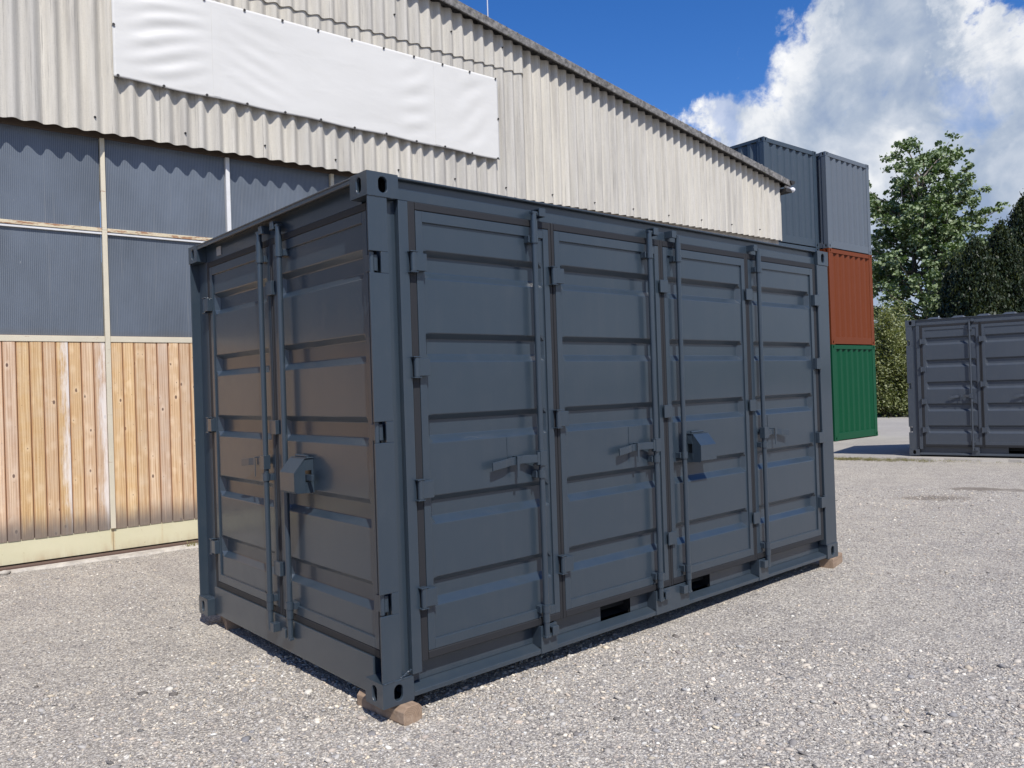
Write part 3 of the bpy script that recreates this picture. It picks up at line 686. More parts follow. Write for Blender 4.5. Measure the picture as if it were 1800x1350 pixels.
Hc, Wc, Lc = 2.591, 2.438, 4.50
GROOVES = [2.165, 1.742, 1.325, .911, .497]
class Fr:
    """door face frame: maps (u along face, d = depth inward, z) to container coordinates"""
    def __init__(s, kind): s.k = kind
    def __call__(s, u, d, z): return (u, d, z) if s.k == 'front' else (d, Wc-u, z)   # side: u measured from the far corner
def tmb(fr, mb):
    mb.v = [fr(*v) for v in mb.v]; return mb
def door_sheet(u0, u1, z0, z1, d0):
    """pressed panel: flats at depth d0 with trapezoid grooves 34 mm deeper, slanted ends"""
    mb = MB(); zs = [(z1, 0)]
    for zc in GROOVES: zs += [(zc+.074, 0), (zc+.044, 1), (zc-.036, 1), (zc-.072, 0)]
    zs += [(z0, 0)]
    us = [(u0, 0), (u0+.006, 0), (u0+.036, 1), (u1-.036, 1), (u1-.006, 0), (u1, 0)]
    mb.grid([[(u, d0+.034*a*b, z) for u, b in us] for z, a in zs]); return mb
def container(root, m, side_hinges=True, lockside='front'):
    P = root
    ff, fs = Fr('front'), Fr('side')
    # ---- corner castings
    for x, sx in ((-.004, 1), (Lc+.004, -1)):
        for y, sy in ((-.004, 1), (Wc+.004, -1)):
            for z, sz in ((0, 1), (Hc, -1)): build_casting(P, m, x, y, z, sx, sy, sz)
    zb, zt = .118, Hc-.118
    # ---- corner posts; the near post is an open section with hinge notches
    notch = [(2.10, 2.205), (1.275, 1.378), (.44, .545)]
    mb = MB()
    zcur = zb
    for z0, z1 in sorted(notch):
        mb.box(0, .108, 0, .012, zcur, z0); mb.box(.066, .108, 0, .012, z0, z1); zcur = z1
    mb.box(0, .108, 0, .012, zcur, zt)
    mb.box(.098, .108, .0121, .0459, zb, zt); mb.box(.098, .188, .046, .056, zb, zt); mb.box(.178, .188, .0221, .0459, zb, zt); mb.box(.178, .236, .010, .022, zb, zt)
    mb.box(.085, .0979, .0121, .10, zb, zt)
    mb.build('corner_post', m, P, .0025)
    mb = MB(); mb.box(4.318, Lc, 0, .07, zb, zt); mb.box(4.44, Lc-.001, .0701, .15, zb, zt); mb.build('corner_post', m, P, .004)
    mb = MB(); mb.box(0, .10, Wc-.012, Wc, zb, zt); mb.box(.06, .075, Wc-.155, Wc-.012, zb, zt); mb.box(.0601, .10, Wc-.165, Wc-.155, zb, zt); mb.build('corner_post', m, P, .003)
    mb = MB(); mb.box(Lc-.12, Lc, Wc-.15, Wc, zb, zt); mb.build('corner_post', m, P, .004)
    # ---- top rails
    mb = MB(); x0, x1 = .176, Lc-.176
    mb.box(x0, x1, .028, .09, 2.478, 2.535); mb.box(x0, x1, .038, .09, 2.5351, 2.578); mb.box(x0, x1, .008, .12, 2.5781, 2.588)
    mb.build('top_rail', m, P, .003)
    MB().box(x0, x1, Wc-.06, Wc, 2.50, 2.588).build('top_rail', m, P, .004)
    mb = MB(); mb.box(.062, .12, .16, Wc-.16, 2.43, 2.578); mb.box(-.004, .12, .16, Wc-.16, 2.5781, 2.588); mb.box(-.002, .004, .16, Wc-.16, 2.556, 2.578); mb.build('top_rail', m, P, .003)
    MB().box(Lc-.06, Lc, .16, Wc-.16, 2.48, 2.588).build('top_rail', m, P, .004)
    # ---- bottom rails
    forks = [(1.615, 1.895), (2.515, 2.765)]
    mb = MB(); cur = x0
    for a_, b_ in forks+[(x1, x1)]:
        mb.box(cur, a_, .075, .085, .057, .2); cur = b_
    mb.prism([(.004, .012), (.004, .036), (.03, .044), (.0749, .056), (.12, .056), (.12, .012)], 'x', x0, x1)
    mb.build('sill_rail', m, P, .002)
    mb = MB()
    for a_, b_ in forks:
        mb.add([(a_, .0751, .056), (b_, .0751, .056), (b_, .0751, .2), (a_, .0751, .2), (a_, Wc-.08, .056), (b_, Wc-.08, .056), (b_, Wc-.08, .2), (a_, Wc-.08, .2)], [(0, 1, 5, 4), (3, 2, 6, 7), (0, 3, 7, 4), (1, 2, 6, 5), (4, 5, 6, 7)])
        mb.build('fork_pocket', M['hole'], P, fixn=False); mb = MB()
    mb = MB(); mb.box(.047, .10, .163, Wc-.163, .012, .203); mb.build('sill_rail', m, P, .003)
    MB().box(x0, x1, Wc-.08, Wc, .012, .17).build('sill_rail', m, P, .003)
    MB().box(Lc-.08, Lc, .16, Wc-.16, .012, .17).build('sill_rail', m, P, .003)
    MB().box(.1, Lc-.1, .13, Wc-.1, .10, .16).build('floor', M['hole'], P)
    # ---- corrugated back wall, end wall and roof
    def corr(n_, f, depth=.034):
        pts = []; L_ = n_*.278
        for i in range(n_):
            b = i*.278; pts += [(b, 0), (b+.072, 0), (b+.14, depth), (b+.212, depth)]
        pts.append((L_, 0)); return pts, L_
    def corr_wall(a0, a1, f, z0, z1):
        n_ = round((a1-a0)/.278); pts, L_ = corr(n_, f); k_ = (a1-a0)/L_; mb = MB()
        mb.grid([[f(a0+u*k_, d, z) for u, d in pts] for z in (z0, z1)]); return mb
    corr_wall(.12, Lc-.12, lambda u, d, z: (u, Wc-.01-d, z), .17, 2.5).build('back_wall', m, P, fixn=False)
    corr_wall(.12, Wc-.12, lambda u, d, z: (Lc-.01-d, u, z), .17, 2.5).build('end_wall', m, P, fixn=False)
    mb = MB(); pts = []; n_ = 10
    for i in range(n_):
        b = .2+i*(Lc-.4)/n_; w_ = (Lc-.4)/n_; pts += [(b, 0), (b+w_*.35, 0), (b+w_*.5, .042), (b+w_*.85, .042)]
    pts.append((Lc-.2, 0))
    rows_ = []
    for y, k_ in ((.121, 0), (.16, 1), (Wc-.10, 1), (Wc-.061, 0)): rows_.append([(x, y, 2.586+h_*k_) for x, h_ in pts])
    mb.grid(rows_); mb.add([(.121, .121, 2.584), (.2, .121, 2.584), (.2, Wc-.061, 2.584), (.121, Wc-.061, 2.584)], [(0, 1, 2, 3)]); mb.add([(Lc-.2, .121, 2.584), (Lc-.061, .121, 2.584), (Lc-.061, Wc-.061, 2.584), (Lc-.2, Wc-.061, 2.584)], [(0, 1, 2, 3)])
    mb.build('roof_panel', m, P, fixn=False)
    # ---- doors
    def door(fr, u0, u1, d, z0, z1, bar_u, keeper_side, hinge, handle, box=False, mirror=1):
        """u0..u1 the leaf, d face depth, hinge=(edge u, side sign, list of z, kind)"""
        D = empty('door', (0, 0, 0)); D.parent = P
        fw = .042
        # frame
        f = MB()
        f.box(u0, u0+fw, d, d+.05, z0, z1); f.box(u1-fw, u1, d, d+.05, z0, z1)
        f.box(u0+fw, u1-fw, d, d+.05, z1-.055, z1); f.box(u0+fw, u1-fw, d, d+.05, z0, z0+.052)
        tmb(fr, f).build('door_frame', m, D, .0022)
        tmb(fr, door_sheet(u0+fw-.001, u1-fw+.001, z0+.050, z1-.053, d+.011)).build('door_panel', m, D, .0035)
        # gasket all round, slightly proud and rounded
        g_ = MB(); w = .022; zg0, zg1 = z0-.044, z1+.042
        prof = lambda a, b: [(a, d+.03), (a, d+.004), (a+.004, d-.001), (b-.004, d-.001), (b, d+.004), (b, d+.03)]
        wl_ = .044 if u0 < .3 else w; wr_ = .044 if (u1 > 4.2 or (fr.k == 'side' and u1 > 2)) else w
        for a, b in ((u0-wl_, u0-.0012), (u1+.0012, u1+wr_)): g_.prism([(q_[0], q_[1]) for q_ in prof(a, b)], 'z', zg0, zg1)
        for a, b in ((zg0, z0-.0012), (z1+.0012, zg1)): g_.prism([(q_[1], q_[0]) for q_ in prof(a, b)], 'x', u0-.001, u1+.001)
        tmb(fr, g_).build('gasket', M['rubber'], D, .0015)
        # locking bar
        bd = d-.034; L = MB(); zb_, zt_ = .105, 2.515
        L.tube((bar_u, bd, zb_), (bar_u, bd, zt_), .0168, k=14)
        L.tube((bar_u, bd, z0-.02), (bar_u, bd, z0+.065), .0205, k=14); L.tube((bar_u, bd, z1-.06), (bar_u, bd, z1+.03), .0205, k=14)
        for zc in (zb_+.004, zt_-.004): L.box(bar_u-.02, bar_u+.02+.0, bd-.014, bd+.014, zc-.006, zc+.006)
        L.box(bar_u, bar_u+keeper_side*.042, bd-.006, bd+.02, zb_+.002, zb_+.016); L.box(bar_u, bar_u+keeper_side*.042, bd-.006, bd+.02, zt_-.016, zt_-.002)
        tmb(fr, L).build('lock_bar', m, D, .0015)
        # keepers on the rails
        ks = keeper_side
        for (za, zc) in ((.108, .160), (2.492, 2.540)):
            K = MB(); a = bar_u+ks*.030; b = bar_u+ks*.078
            K.box(a, b, d-.052, d-.042, za, zc); K.box(b-ks*.010, b, d-.0421, d+.018, za, zc); K.box(a, b-ks*.0101, d-.0421, d+.018, zc-.010, zc)
            tmb(fr, K).build('keeper', m, D, .0025)
        # guides on the bar
        for zc in (z0+.055, 1.03, z1-.075):
            Gd = MB(); Gd.tube((bar_u, bd, zc-.022), (bar_u, bd, zc+.022), .0235, k=14); Gd.box(bar_u-.04, bar_u+.04, bd+.012, d+.0105, zc-.019, zc+.019)
            Gd.box(bar_u-.043, bar_u-.036, bd+.0, bd+.0119, zc-.02, zc+.02)
            tmb(fr, Gd).build('bar_guide', m, D, .002)
        # handle
        if handle:
            hs = handle; H = MB(); hz = 1.120
            H.box(bar_u-.025, bar_u+.024, bd-.023, bd+.019, hz-.042, hz+.042)
            H.box(bar_u, bar_u+hs*.044, bd-.019, bd-.006, hz-.036, hz+.036)
            path = [(.040, 0, -.046), (.085, .001, -.034), (.13, .0, -.016), (.215, -.005, -.014), (.262, -.010, -.026), (.36, -.020, -.034)]
            vs = []
            for a, zz, dp in path:
                uu = bar_u+hs*a; z_ = hz+zz
                vs += [(uu, d+dp-.005, z_-.022), (uu, d+dp+.005, z_-.022), (uu, d+dp+.005, z_+.022), (uu, d+dp-.005, z_+.022)]
            fs_ = [(0, 1, 2, 3), tuple(4*(len(path)-1)+q for q in (3, 2, 1, 0))]
            for q in range(len(path)-1):
                for e in range(4): fs_.append((4*q+e, 4*q+(e+1) % 4, 4*q+4+(e+1) % 4, 4*q+4+e))
            H.add(vs, fs_)
            tmb(fr, H).build('handle', m, D, .0015)
            Cc = MB(); cu = bar_u+hs*.172
            Cc.box(cu-.0085, cu+.0085, d-.033, d-.028, hz-.098, hz+.010); Cc.box(cu-.008, cu+.008, d-.0279, d+.011, hz+.0195, hz+.0245); Cc.box(cu-.008, cu+.008, d-.033, d-.028, hz+.010, hz+.0245)
            tmb(fr, Cc).build('handle_catch', m, D, .0015)
            Cc = MB(); Cc.box(cu-.045, cu+.045, d+.0080, d+.0102, hz+.015, hz+.128); tmb(fr, Cc).build('backing_plate', m, D, .001)
        if box:
            B = MB(); a = bar_u+box*.085; b = bar_u+box*.262; lo, hi = min(a, b), max(a, b)
            zl, zh = .975, 1.165; pd = .118; y0 = d+.010
            pr = [(y0, zl), (y0-pd+.012, zl-.0), (y0-pd, zl+.012), (y0-pd, zl+.115), (y0-pd+.062, zh), (y0, zh)]
            # open shell: front, slope, top and cheeks with a slot in the cheek facing the bar
            k_ = len(pr); th = .005
            for i in range(1, k_-1):
                (ya, za), (yb, zc) = pr[i], pr[i+1]
                B.add([(lo, ya, za), (hi, ya, za), (hi, yb, zc), (lo, yb, zc)], [(0, 1, 2, 3)])
            sl = (y0-.052, y0-.012, 1.035, 1.10)
            for uu in (lo, hi):
                inner = [(sl[0], sl[2]), (sl[0], sl[3]), (sl[1], sl[3]), (sl[1], sl[2])]
                # cheek as strips round the slot
                B.add([(uu, y0-pd, zl+.012), (uu, y0-pd+.012, zl), (uu, sl[0], zl), (uu, sl[0], zh-.0), (uu, y0-pd+.062, zh), (uu, y0-pd, zl+.115)], [(0, 1, 2, 3, 4, 5)])
                B.add([(uu, sl[0], zl), (uu, y0, zl), (uu, y0, sl[2]), (uu, sl[0], sl[2])], [(0, 1, 2, 3)])
                B.add([(uu, sl[0], sl[3]), (uu, y0, sl[3]), (uu, y0, zh), (uu, sl[0], zh)], [(0, 1, 2, 3)])
                B.add([(uu, sl[1], sl[2]), (uu, y0, sl[2]), (uu, y0, sl[3]), (uu, sl[1], sl[3])], [(0, 1, 2, 3)])
            bo_ = tmb(fr, B).build('lock_box', m, D)
            import bmesh
            bm = bmesh.new(); bm.from_mesh(bo_.data); bmesh.ops.remove_doubles(bm, verts=bm.verts, dist=.0004); bm.to_mesh(bo_.data); bm.free()
            s_ = bo_.modifiers.new('thick', 'SOLIDIFY'); s_.thickness = .005; s_.offset = -1
            T_ = MB(); T_.box(lo-.006, hi+.006, y0-.05, y0, zh+.001, zh+.006); T_.tube((lo+.02, y0-.025, zh+.012), (hi-.02, y0-.025, zh+.012), .008, k=8)
            tmb(fr, T_).build('lock_box_lid', m, D, .0015)
            T_ = MB(); e_ = lo if box < 0 else hi
            T_.box(e_-.02, e_+box*.045*(1.5 if fr.k == 'side' else 1), y0-.046, y0-.030, 1.045, 1.078); tmb(fr, T_).build('bolt_end', m, D, .002)
        # hinges
        hu, hsn, zs_, kind = hinge
        hb = MB()
        for zc in zs_:
            q_ = MB()
            if kind == 'pin':   # lugs + pin + blade over the gasket
                pu = hu-hsn*.028; pd_ = d-.022
                q_.tube((pu, pd_, zc-.055), (pu, pd_, zc+.055), .0105, k=12)
                for e_ in (-.0545, .0485):
                    q_.box(pu-.024, pu+.020, pd_-.016, d+.012, zc+e_, zc+e_+.006)
                q_.tube((pu, pd_, zc-.047), (pu, pd_, zc+.047), .0155, k=12)
                q_.box(min(pu, hu+hsn*.046), max(pu, hu+hsn*.046), pd_-.012, pd_-.001, zc-.044, zc+.044)
                q_.box(min(hu+hsn*.004, hu+hsn*.046), max(hu+hsn*.004, hu+hsn*.046), pd_-.001, d-.0003, zc-.0439, zc+.0439)
            else:               # cover clip
                q_.box(hu-.042, hu+.042, d-.024, d-.012, zc-.042, zc+.042); q_.box(hu+hsn*.008, hu+hsn*.042, d-.012, d-.0003, zc-.0419, zc+.0419)
            tmb(fr, q_).build('hinge', m, D, .002)
        return D
    Z4 = [2.168, 1.640, 1.026, .487]; Z3 = [2.165, 1.332, .487]
    z0, z1 = .212, 2.434
    d = .014; J = [.258, 1.235, 2.25, 3.272, 4.288]
    lv = [(.282, 1.211), (1.259, 2.226), (2.274, 3.248), (3.296, 4.264)]
    door(ff, *lv[0], d, z0, z1, 1.068, 1, (lv[0][0]-.006, 1, Z4, 'pin'), -1)
    door(ff, *lv[1], d, z0, z1, 2.092, 1, (lv[1][0]-.006, 1, Z3, 'pin'), -1)
    door(ff, *lv[2], d, z0, z1, 2.392, -1, (2.250, 1, Z3, 'clip'), 0, box=1)
    door(ff, *lv[3], d, z0, z1, 3.384, -1, (3.272, 1, Z3, 'clip'), 1)
    # post hinges of the last leaf
    for zc in Z4:
        q_ = MB(); q_.box(4.262-.036, 4.262+.052, d-.034, d-.023, zc-.044, zc+.044); q_.box(4.225, 4.258, d-.023, d-.0003, zc-.0439, zc+.0439); q_.tube((4.30, d-.018, zc-.052), (4.30, d-.018, zc+.052), .0115, k=12); q_.box(4.28, 4.322, d-.028, d-.0145, zc+.046, zc+.052)
        q_.build('hinge', m, P, .002)
    # keeper plates on the sill and on the top rail
    for a_, b_ in ((1.040, 1.165), (2.065, 2.42), (3.288, 3.415)):
        mb = MB(); mb.box(a_, b_, -.001, .009, .012, .168); mb.box(a_, a_+.008, .0091, .075, .046, .1679); mb.box(b_-.008, b_, .0091, .075, .046, .1679); mb.build('keeper_plate', m, P, .0015)
    # ---- end doors (face -x), u measured from the far corner
    ds = .058
    E_ = [(.215, 1.192), (1.246, 2.322)]
    door(fs, *E_[0], ds, .246, 2.425, 1.130, 1, (E_[0][0]-.006, 1, Z3, 'pin'), -1)
    door(fs, *E_[1], ds, .246, 2.425, 1.398, -1, (1.219, 1, Z3, 'clip'), 0, box=1)
    q_ = MB()
    for zc in [2.152, 1.326, .492]:
        q_ = MB(); q_.tube((.028, .028, zc-.05), (.028, .028, zc+.05), .0125, k=12); q_.box(.028, .06, .022, .09, zc-.04, zc+.04); q_.build('hinge', m, P, .002)
    # ---- weld seams: thick painted beads
    wd = MB(); r2_ = random.Random(3)
    def bead(p, q, r=.004, n_=14):
        p, q = Vector(p), Vector(q); last = p
        for i in range(1, n_+1):
            c_ = p.lerp(q, i/n_)+Vector([r2_.uniform(-.0016, .0016) for _ in range(3)]); wd.tube(last, c_, r*r2_.uniform(.8, 1.2), r*r2_.uniform(.8, 1.2), 6, False); last = c_
    bead((.0, -.002, .118), (.158, -.002, .118)); bead((.0, 0, Hc-.118), (.16, 0, Hc-.118), .003); bead((.10, 0, .124), (.16, -.002, .150), .006)
    bead((4.32, -.001, .118), (4.5, -.001, .118), .003); bead((.176, 0, .02), (.176, 0, .05), .003)
    bead((.062, Wc-.16, .118), (.0, Wc-.0, .118), .004); bead((-.004, Wc-.16, .118), (-.004, Wc, .118), .004)
    wd.build('weld_seam', m, P, fixn=False)
    return P
main = empty('shipping_container', (0, 0, 0), 0, 'large blue grey storage container in the foreground with four side doors, standing on wood blocks', 'container')
container(main, M['blue_grey'])
MB().box(.056, .0615, 2.00, 2.075, 2.487, 2.545).build('sticker', M['label'], main)
c2 = empty('shipping_container', (13.763, 3.19, -.018), -1.338, 'slate grey storage container with closed side doors at the right edge, on the tarmac', 'container')
container(c2, M['slate'])

# ------------------------------------------------------------------ wood blocks under the container
def wood_block(x, y, lx, ly, lz, label, rz=0, top=0.0, c_=.022):
    mb = MB(); mb.prism([(-lx/2, -lz+c_), (-lx/2+c_, -lz), (lx/2-c_, -lz), (lx/2, -lz+c_), (lx/2, -c_), (lx/2-c_, 0), (-lx/2+c_, 0), (-lx/2, -c_)], 'y', -ly/2, ly/2)
    o = mb.build('wood_block', M['wood_block'], None, .004); o.location = (x, y, top-.001); o.rotation_euler = (0, 0, rz)
    tag(o, label, 'wood block', 'wood blocks under the container corners')
wood_block(.112, .135, .115, .38, .10, 'chamfered timber block under the nearest corner of the big container', .10)
wood_block(.16, 2.29, .10, .34, .10, 'pale timber wedge under the left rear corner of the end doors', -.25)
wood_block(4.50, .06, .115, .30, .085, 'short timber block sticking out under the right front corner of the big container', -1.35, 0.0, .004)
wood_block(4.36, 2.30, .10, .34, .10, 'timber block hidden behind, under the rear right corner of the big container', .1)

# ------------------------------------------------------------------ stacked containers
def stack_container(root, m, L=6.058):
    P = root; Wd, H = 2.438, 2.591
    for x, sx in ((0, 1), (Wd, -1)):
        for y, sy in ((0, 1), (L, -1)):
            for z, sz in ((0, 1), (H, -1)): build_casting(P, m, x, y, z, sx, sy, sz)
    for x0, x1 in ((.004, .17), (Wd-.17, Wd-.004)):
        MB().box(x0, x1, .004, .055, .118, H-.118).box((x0 if x0 < 1 else x1-.05), (x0+.05 if x0 < 1 else x1), .0551, .13, .118, H-.118).build('corner_post', m, P, .004)
        MB().box(x0, x1, L-.13, L-.004, .118, H-.118).build('corner_post', m, P, .004)
    for y0 in (.006, L-.066):
        MB().box(.178, Wd-.178, y0, y0+.06, .015, .205).build('sill_rail', m, P, .004); MB().box(.178, Wd-.178, y0, y0+.06, H-.115, H-.006).build('top_rail', m, P, .004)
    for x0 in (.006, Wd-.066):
        MB().box(x0, x0+.06, .163, L-.163, .015, .16).build('sill_rail', m, P, .004); MB().box(x0, x0+.06, .163, L-.163, H-.085, H-.006).build('top_rail', m, P, .004)
    def wall(a0, a1, f, pit):
        n_ = max(1, round((a1-a0)/pit)); w_ = (a1-a0)/n_; pts = []
        for i in range(n_):
            b = a0+i*w_; pts += [(b, 0), (b+w_*.30, 0), (b+w_*.48, .045), (b+w_*.82, .045)]
        pts.append((a1, 0)); mb = MB(); mb.grid([[f(u, q, z) for u, q in pts] for z in (.16, H-.08)]); return mb
    wall(.17, Wd-.17, lambda u, q, z: (u, .018+q, z), .30).build('end_wall', m, P, fixn=False)
    wall(.17, Wd-.17, lambda u, q, z: (u, L-.018-q, z), .30).build('end_wall', m, P, fixn=False)
    wall(.13, L-.13, lambda u, q, z: (.018+q, u, z), .278).build('side_wall', m, P, fixn=False)
    wall(.13, L-.13, lambda u, q, z: (Wd-.018-q, u, z), .278).build('side_wall', m, P, fixn=False)
    MB().box(.06, Wd-.06, .06, L-.06, H-.03, H-.012).build('roof_panel', m, P); MB().box(.06, Wd-.06, .06, L-.06, .12, .14).build('floor', m, P)
SL = (15.889, 7.335, -.18); SR = (18.43, 7.029, -.185)
for i, (mm, lb, grp) in enumerate(((M['pl_grey_a'], 'dark grey container at the bottom of the left stack, hidden behind the foreground container', None), (M['pl_grey_a'], 'dark grey container in the middle of the left stack behind the warehouse corner', None), (M['pl_grey_a'], 'dark blue grey container on top of the left stack, rising above the warehouse roof', None))):
    e_ = empty('shipping_container', (SL[0], SL[1], SL[2]+i*2.60), -.042, lb, 'container'); stack_container(e_, mm)
for i, (mm, lb) in enumerate(((M['pl_green'], 'green container at the bottom of the right stack'), (M['pl_red'], 'rust red container between the green and the light grey one'), (M['pl_grey_b'], 'lighter grey container on top of the red and green ones'))):
    e_ = empty('shipping_container', (SR[0], SR[1], SR[2]+i*2.598), -.021, lb, 'container'); stack_container(e_, mm)

# ------------------------------------------------------------------ vegetation
def mesh_leaves(name, C_, size, m, parent=None, up=.35, aspect=.7, tone=None, updir=None):
    n_ = len(C_); nrm = nrg.normal(size=(n_, 3)); nrm[:, 2] = np.abs(nrm[:, 2])+up; nrm /= np.linalg.norm(nrm, axis=1)[:, None]
    t_ = nrg.normal(size=(n_, 3)) if updir is None else np.tile(np.array(updir), (n_, 1))+nrg.normal(0, .35, (n_, 3))
    t_ -= (t_*nrm).sum(1)[:, None]*nrm; t_ /= np.linalg.norm(t_, axis=1)[:, None]; b_ = np.cross(nrm, t_)
    s_ = size*nrg.uniform(.6, 1.3, n_)[:, None]
    fold = nrm*s_*.18
    P0 = C_-t_*s_*.5; P1 = C_+b_*s_*aspect*.5+fold-t_*s_*.05; P2 = C_+t_*s_*.55; P3 = C_-b_*s_*aspect*.5+fold-t_*s_*.05
    V_ = np.stack([P0, P1, P2, P3], 1).reshape(-1, 3); F_ = (np.array([0, 1, 2, 3])[None]+(np.arange(n_)*4)[:, None])
    me = bpy.data.meshes.new(name); me.vertices.add(len(V_)); me.vertices.foreach_set('co', V_.ravel().astype(np.float32))
    me.loops.add(F_.size); me.loops.foreach_set('vertex_index', F_.ravel().astype(np.int32)); me.polygons.add(n_); me.polygons.foreach_set('loop_start', np.arange(0, F_.size, 4, dtype=np.int32)); me.update()
    tn = nrg.random(n_) if tone is None else tone
    me.attributes.new('tone', 'FLOAT', 'POINT').data.foreach_set('value', np.repeat(tn, 4).astype(np.float32)); me.materials.append(m)
    o = bpy.data.objects.new(name, me); COL.objects.link(o); o.parent = parent; return o
def at(u, v, D):
    d = _r*((u-900)/FPX)-_u*((v-675)/FPX)+_f; return CAM_POS+d*D     # D = distance along the view axis
def deciduous(base, height, radius, label, nb=90, nl=26000, lsz=.17, tilt=(0, 0)):
    root = empty('broadleaf_tree', base, 0, label, 'tree'); tr = MB(); cl = []
    r = random.Random(8)
    fork = Vector((0, 0, height*.26)); tr.tube((0, 0, 0), fork, .30, .24, 12)
    stems = []
    for i in range(5):
        a_ = i*2*math.pi/5+r.uniform(-.4, .4); top = Vector((math.cos(a_)*radius*.30, math.sin(a_)*radius*.30, height*r.uniform(.72, .98)))
        if i == 0: top = Vector((.1, 0, height*.97))
        last = fork; path = [fork]
        for k in range(1, 8):
            q = fork.lerp(top, k/7)+Vector((r.uniform(-.25, .25), r.uniform(-.25, .25), 0)); tr.tube(last, q, .16*(1-(k-1)/8), .16*(1-k/8), 8, False); last = q; path.append(q)
        stems.append(path)
    for i in range(nb):
        path = stems[i % 5]; k = r.randint(0, 6); p0 = path[k].lerp(path[k+1], r.random()); a_ = r.uniform(0, 2*math.pi)
        hrel = p0.z/height; reach = radius*(1.12-.95*max(0, hrel-.30)/.72)*r.uniform(.5, 1.12)*(.75 if hrel < .3 else 1)
        p1 = Vector((math.cos(a_)*reach, math.sin(a_)*reach, p0.z+r.uniform(.5, 2.3)*(1.2-hrel*.3)))
        if hrel < .36: p1.z -= r.uniform(0, 1.4)
        md = p0.lerp(p1, .5)+Vector((0, 0, r.uniform(-.1, .4))); tr.tube(p0, md, .045, .03, 6, False); tr.tube(md, p1, .03, .012, 6, False)
        for tt in (.35, .55, .7, .82, .92, 1.0, 1.06):
            q = (p0.lerp(md, tt*2) if tt < .5 else md.lerp(p1, (tt-.5)*2)); q = q+Vector((r.gauss(0, .24), r.gauss(0, .24), r.gauss(0, .2)))
            if q.z < height*.36 and r.random() < .62: continue
            cl.append((q, r.uniform(.13, .30)*(1.25-.4*tt), tt))
    cw = np.array([c[1] for c in cl]); idx = nrg.choice(len(cl), nl, p=cw/cw.sum())
    cc = np.array([list(c[0]) for c in cl])[idx]+nrg.normal(0, 1, (nl, 3))*(cw[idx]*np.array([[.85]])).T*np.array([[1, 1, .6]])*.75
    tr.build('trunk', M['bark'], root, fixn=False)
    tone = np.clip(nrg.normal(.45, .3, nl), 0, 1)
    cr = mesh_leaves('crown', cc, lsz, M['maple_leaf'], root, up=.1, aspect=.8, tone=tone); tag(cr, kind='stuff'); return root
b0 = at(1637, 700, 43); deciduous((b0.x, b0.y, -.2), 13.5, 4.8, 'tall leafy maple with pale leaf undersides behind the container stacks', nb=210, nl=48000, lsz=.185)
def conifer(base, height, radius, label, seed, nl=34000):
    root = empty('evergreen_tree', base, 0, label, 'tree', 'dark evergreens behind the right container'); r = random.Random(seed); tr = MB(); tr.tube((0, 0, 0), (0, 0, height*.9), .28, .03, 10)
    cl = []
    for i in range(420):
        h = r.random()**.8; z = height*(.03+.94*h); rad = radius*(1-h)**.75*r.uniform(.7, 1.3)*1.12+.04; a_ = r.uniform(0, 2*math.pi)
        cl.append((math.cos(a_)*rad, math.sin(a_)*rad, z, r.uniform(.16, .36)))
    for i in range(0, 420, 6): tr.tube((0, 0, max(.2, cl[i][2]-.8)), cl[i][:3], .05, .012, 5, False)
    tr.build('trunk', M['bark'], root, fixn=False)
    cl = np.array(cl); idx = nrg.integers(0, len(cl), nl); w = cl[idx, 3:4]
    g_ = nrg.normal(0, 1, (nl, 3)); taper = np.clip(1-.30*g_[:, 2:3], .2, 1.4); cc = cl[idx, :3]+g_*w*np.array([[.55, .55, .85]])*np.concatenate([taper, taper, np.ones_like(taper)], 1)
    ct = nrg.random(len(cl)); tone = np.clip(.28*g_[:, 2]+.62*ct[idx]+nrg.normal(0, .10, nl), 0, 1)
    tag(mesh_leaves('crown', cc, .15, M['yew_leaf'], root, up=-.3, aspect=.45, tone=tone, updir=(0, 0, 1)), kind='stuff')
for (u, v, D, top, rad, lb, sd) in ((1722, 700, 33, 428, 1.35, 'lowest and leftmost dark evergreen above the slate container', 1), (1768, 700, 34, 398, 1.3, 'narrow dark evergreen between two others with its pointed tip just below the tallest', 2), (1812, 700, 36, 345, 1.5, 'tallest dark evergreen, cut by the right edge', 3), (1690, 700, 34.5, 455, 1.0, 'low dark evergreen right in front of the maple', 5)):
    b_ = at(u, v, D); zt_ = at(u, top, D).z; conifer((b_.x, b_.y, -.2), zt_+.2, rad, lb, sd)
def bush(base, h, rx, label, nl, sd, nm='bush'):
    r = random.Random(sd); root = empty(nm, base, 0, label, 'bush'); st = MB(); cl = []
    for i in range(150):
        a_ = r.uniform(0, 2*math.pi); q = r.random()**.5; hh_ = h*r.uniform(.1, 1.06)*(1-.45*q*q)*(.85+.3*r.random())
        p = (math.cos(a_)*rx*q, math.sin(a_)*rx*q, hh_); cl.append((*p, r.uniform(.18, .42)))
        if i % 4 == 0: st.tube((p[0]*.3, p[1]*.3, 0), p, .03, .01, 5, False)
    st.build('stem', M['bark'], root, fixn=False); cl = np.array(cl); idx = nrg.integers(0, len(cl), nl)
    cc = cl[idx, :3]+nrg.normal(0, 1, (nl, 3))*cl[idx, 3:4]*.8; cc[:, 2] = np.abs(cc[:, 2])
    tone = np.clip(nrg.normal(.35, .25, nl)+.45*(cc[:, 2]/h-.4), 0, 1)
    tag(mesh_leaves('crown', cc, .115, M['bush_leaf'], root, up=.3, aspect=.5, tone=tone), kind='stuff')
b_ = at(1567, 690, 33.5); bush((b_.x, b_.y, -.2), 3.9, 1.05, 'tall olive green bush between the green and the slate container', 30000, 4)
b_ = at(1592, 690, 35.5); bush((b_.x, b_.y, -.2), 3.8, 1.3, 'reddish topped bush partly behind the slate container', 24000, 6)
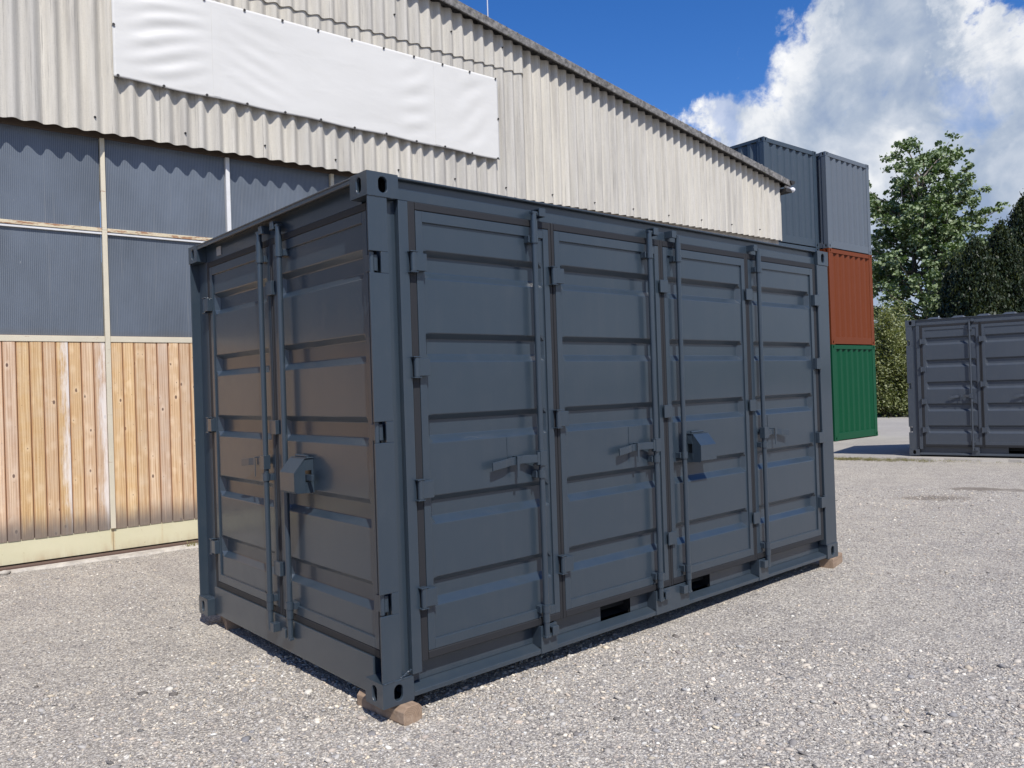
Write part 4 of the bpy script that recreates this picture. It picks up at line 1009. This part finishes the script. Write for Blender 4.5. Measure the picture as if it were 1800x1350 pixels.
b_ = at(1535, 690, 36); bush((b_.x, b_.y, -.2), 3.8, 1.3, 'bush half hidden behind the green container', 16000, 7)
# distant woodland line closing the horizon
far_c = []
for i in range(1500):
    az_ = R(nrg.uniform(-50, 130)); D_ = nrg.uniform(120, 160); x, y = CAM_POS.x+D_*math.cos(az_), CAM_POS.y+D_*math.sin(az_)
    hgt = 3.2+1.6*math.sin(az_*9)+1.0*math.sin(az_*23+1); far_c.append((x, y, hgt))
far_c = np.array(far_c); idx = nrg.integers(0, len(far_c), 42000)
cc = far_c[idx]*np.array([[1, 1, 0]])+nrg.normal(0, 1, (42000, 3))*np.array([[2.2, 2.2, 0]]); cc[:, 2] = nrg.random(42000)**.8*far_c[idx, 2]
tag(mesh_leaves('distant_treeline', cc, 1.1, M['maple_leaf'], None, up=.2, aspect=.8), 'low dark line of distant woodland along the horizon', 'treeline', kind='stuff')
# weeds at the foot of the gates and on the tarmac edge
def tufts(name, pts_, hgt, label, seed, per=16):
    r = random.Random(seed); C_ = []
    for (x, y, z) in pts_:
        for k in range(per): C_.append((x+r.gauss(0, .03), y+r.gauss(0, .03), z+abs(r.gauss(0, hgt*.5))))
    tag(mesh_leaves(name, np.array(C_), hgt, M['weed'], None, up=-.6, aspect=.16, updir=(0, 0, 1)), label, 'weeds', kind='stuff')
pw = []
for i in range(34):
    s = 1.0-abs(rng.gauss(0, .16))+.16; p = wh.location+dW*s*1.0+nW*(-.16-rng.uniform(0, .10)); pw.append((p.x, p.y, GZ+.01))
tufts('weeds', pw, .05, 'dry weeds at the foot of the gates beside the big container', 2)
pw = []
for i in range(420):
    t_ = abs(rng.gauss(0, 1.2))-.6; P = E0b+ed*t_-en*rng.uniform(0, .35); pw.append((P.x, P.y, GZ))
tufts('grass', pw, .035, 'yellowish grass along the edge between gravel and tarmac', 3, 12)
# pale stones lying by the door track
for i, (u, v, sz_) in enumerate(((8, 1010, .045), (13, 1008, .03))):
    P = cam_ground(u, v, GZ); mb = MB(); k = 9
    rr = random.Random(i+40); ringz = [(-.4, .7), (0, 1), (.45, .75), (.7, .3)]
    rows_ = [[(math.cos(a_)*sz_*q*(1+.18*rr.uniform(-1, 1)), math.sin(a_)*sz_*.7*q*(1+.18*rr.uniform(-1, 1)), z_*sz_*.8) for a_ in np.linspace(0, 2*math.pi, k, False)] for z_, q in ringz]
    for r_ in rows_: r_.append(r_[0])
    mb.grid(rows_, True); mb.add([p for p in rows_[-1][:-1]], [tuple(range(k))], True)
    o = mb.build('stone', M['strip'], None); o.location = (P.x, P.y, GZ+.015)
    tag(o, ('larger pale stone by the door track at the left edge', 'small pale stone touching the larger one by the door track')[i], 'stone')
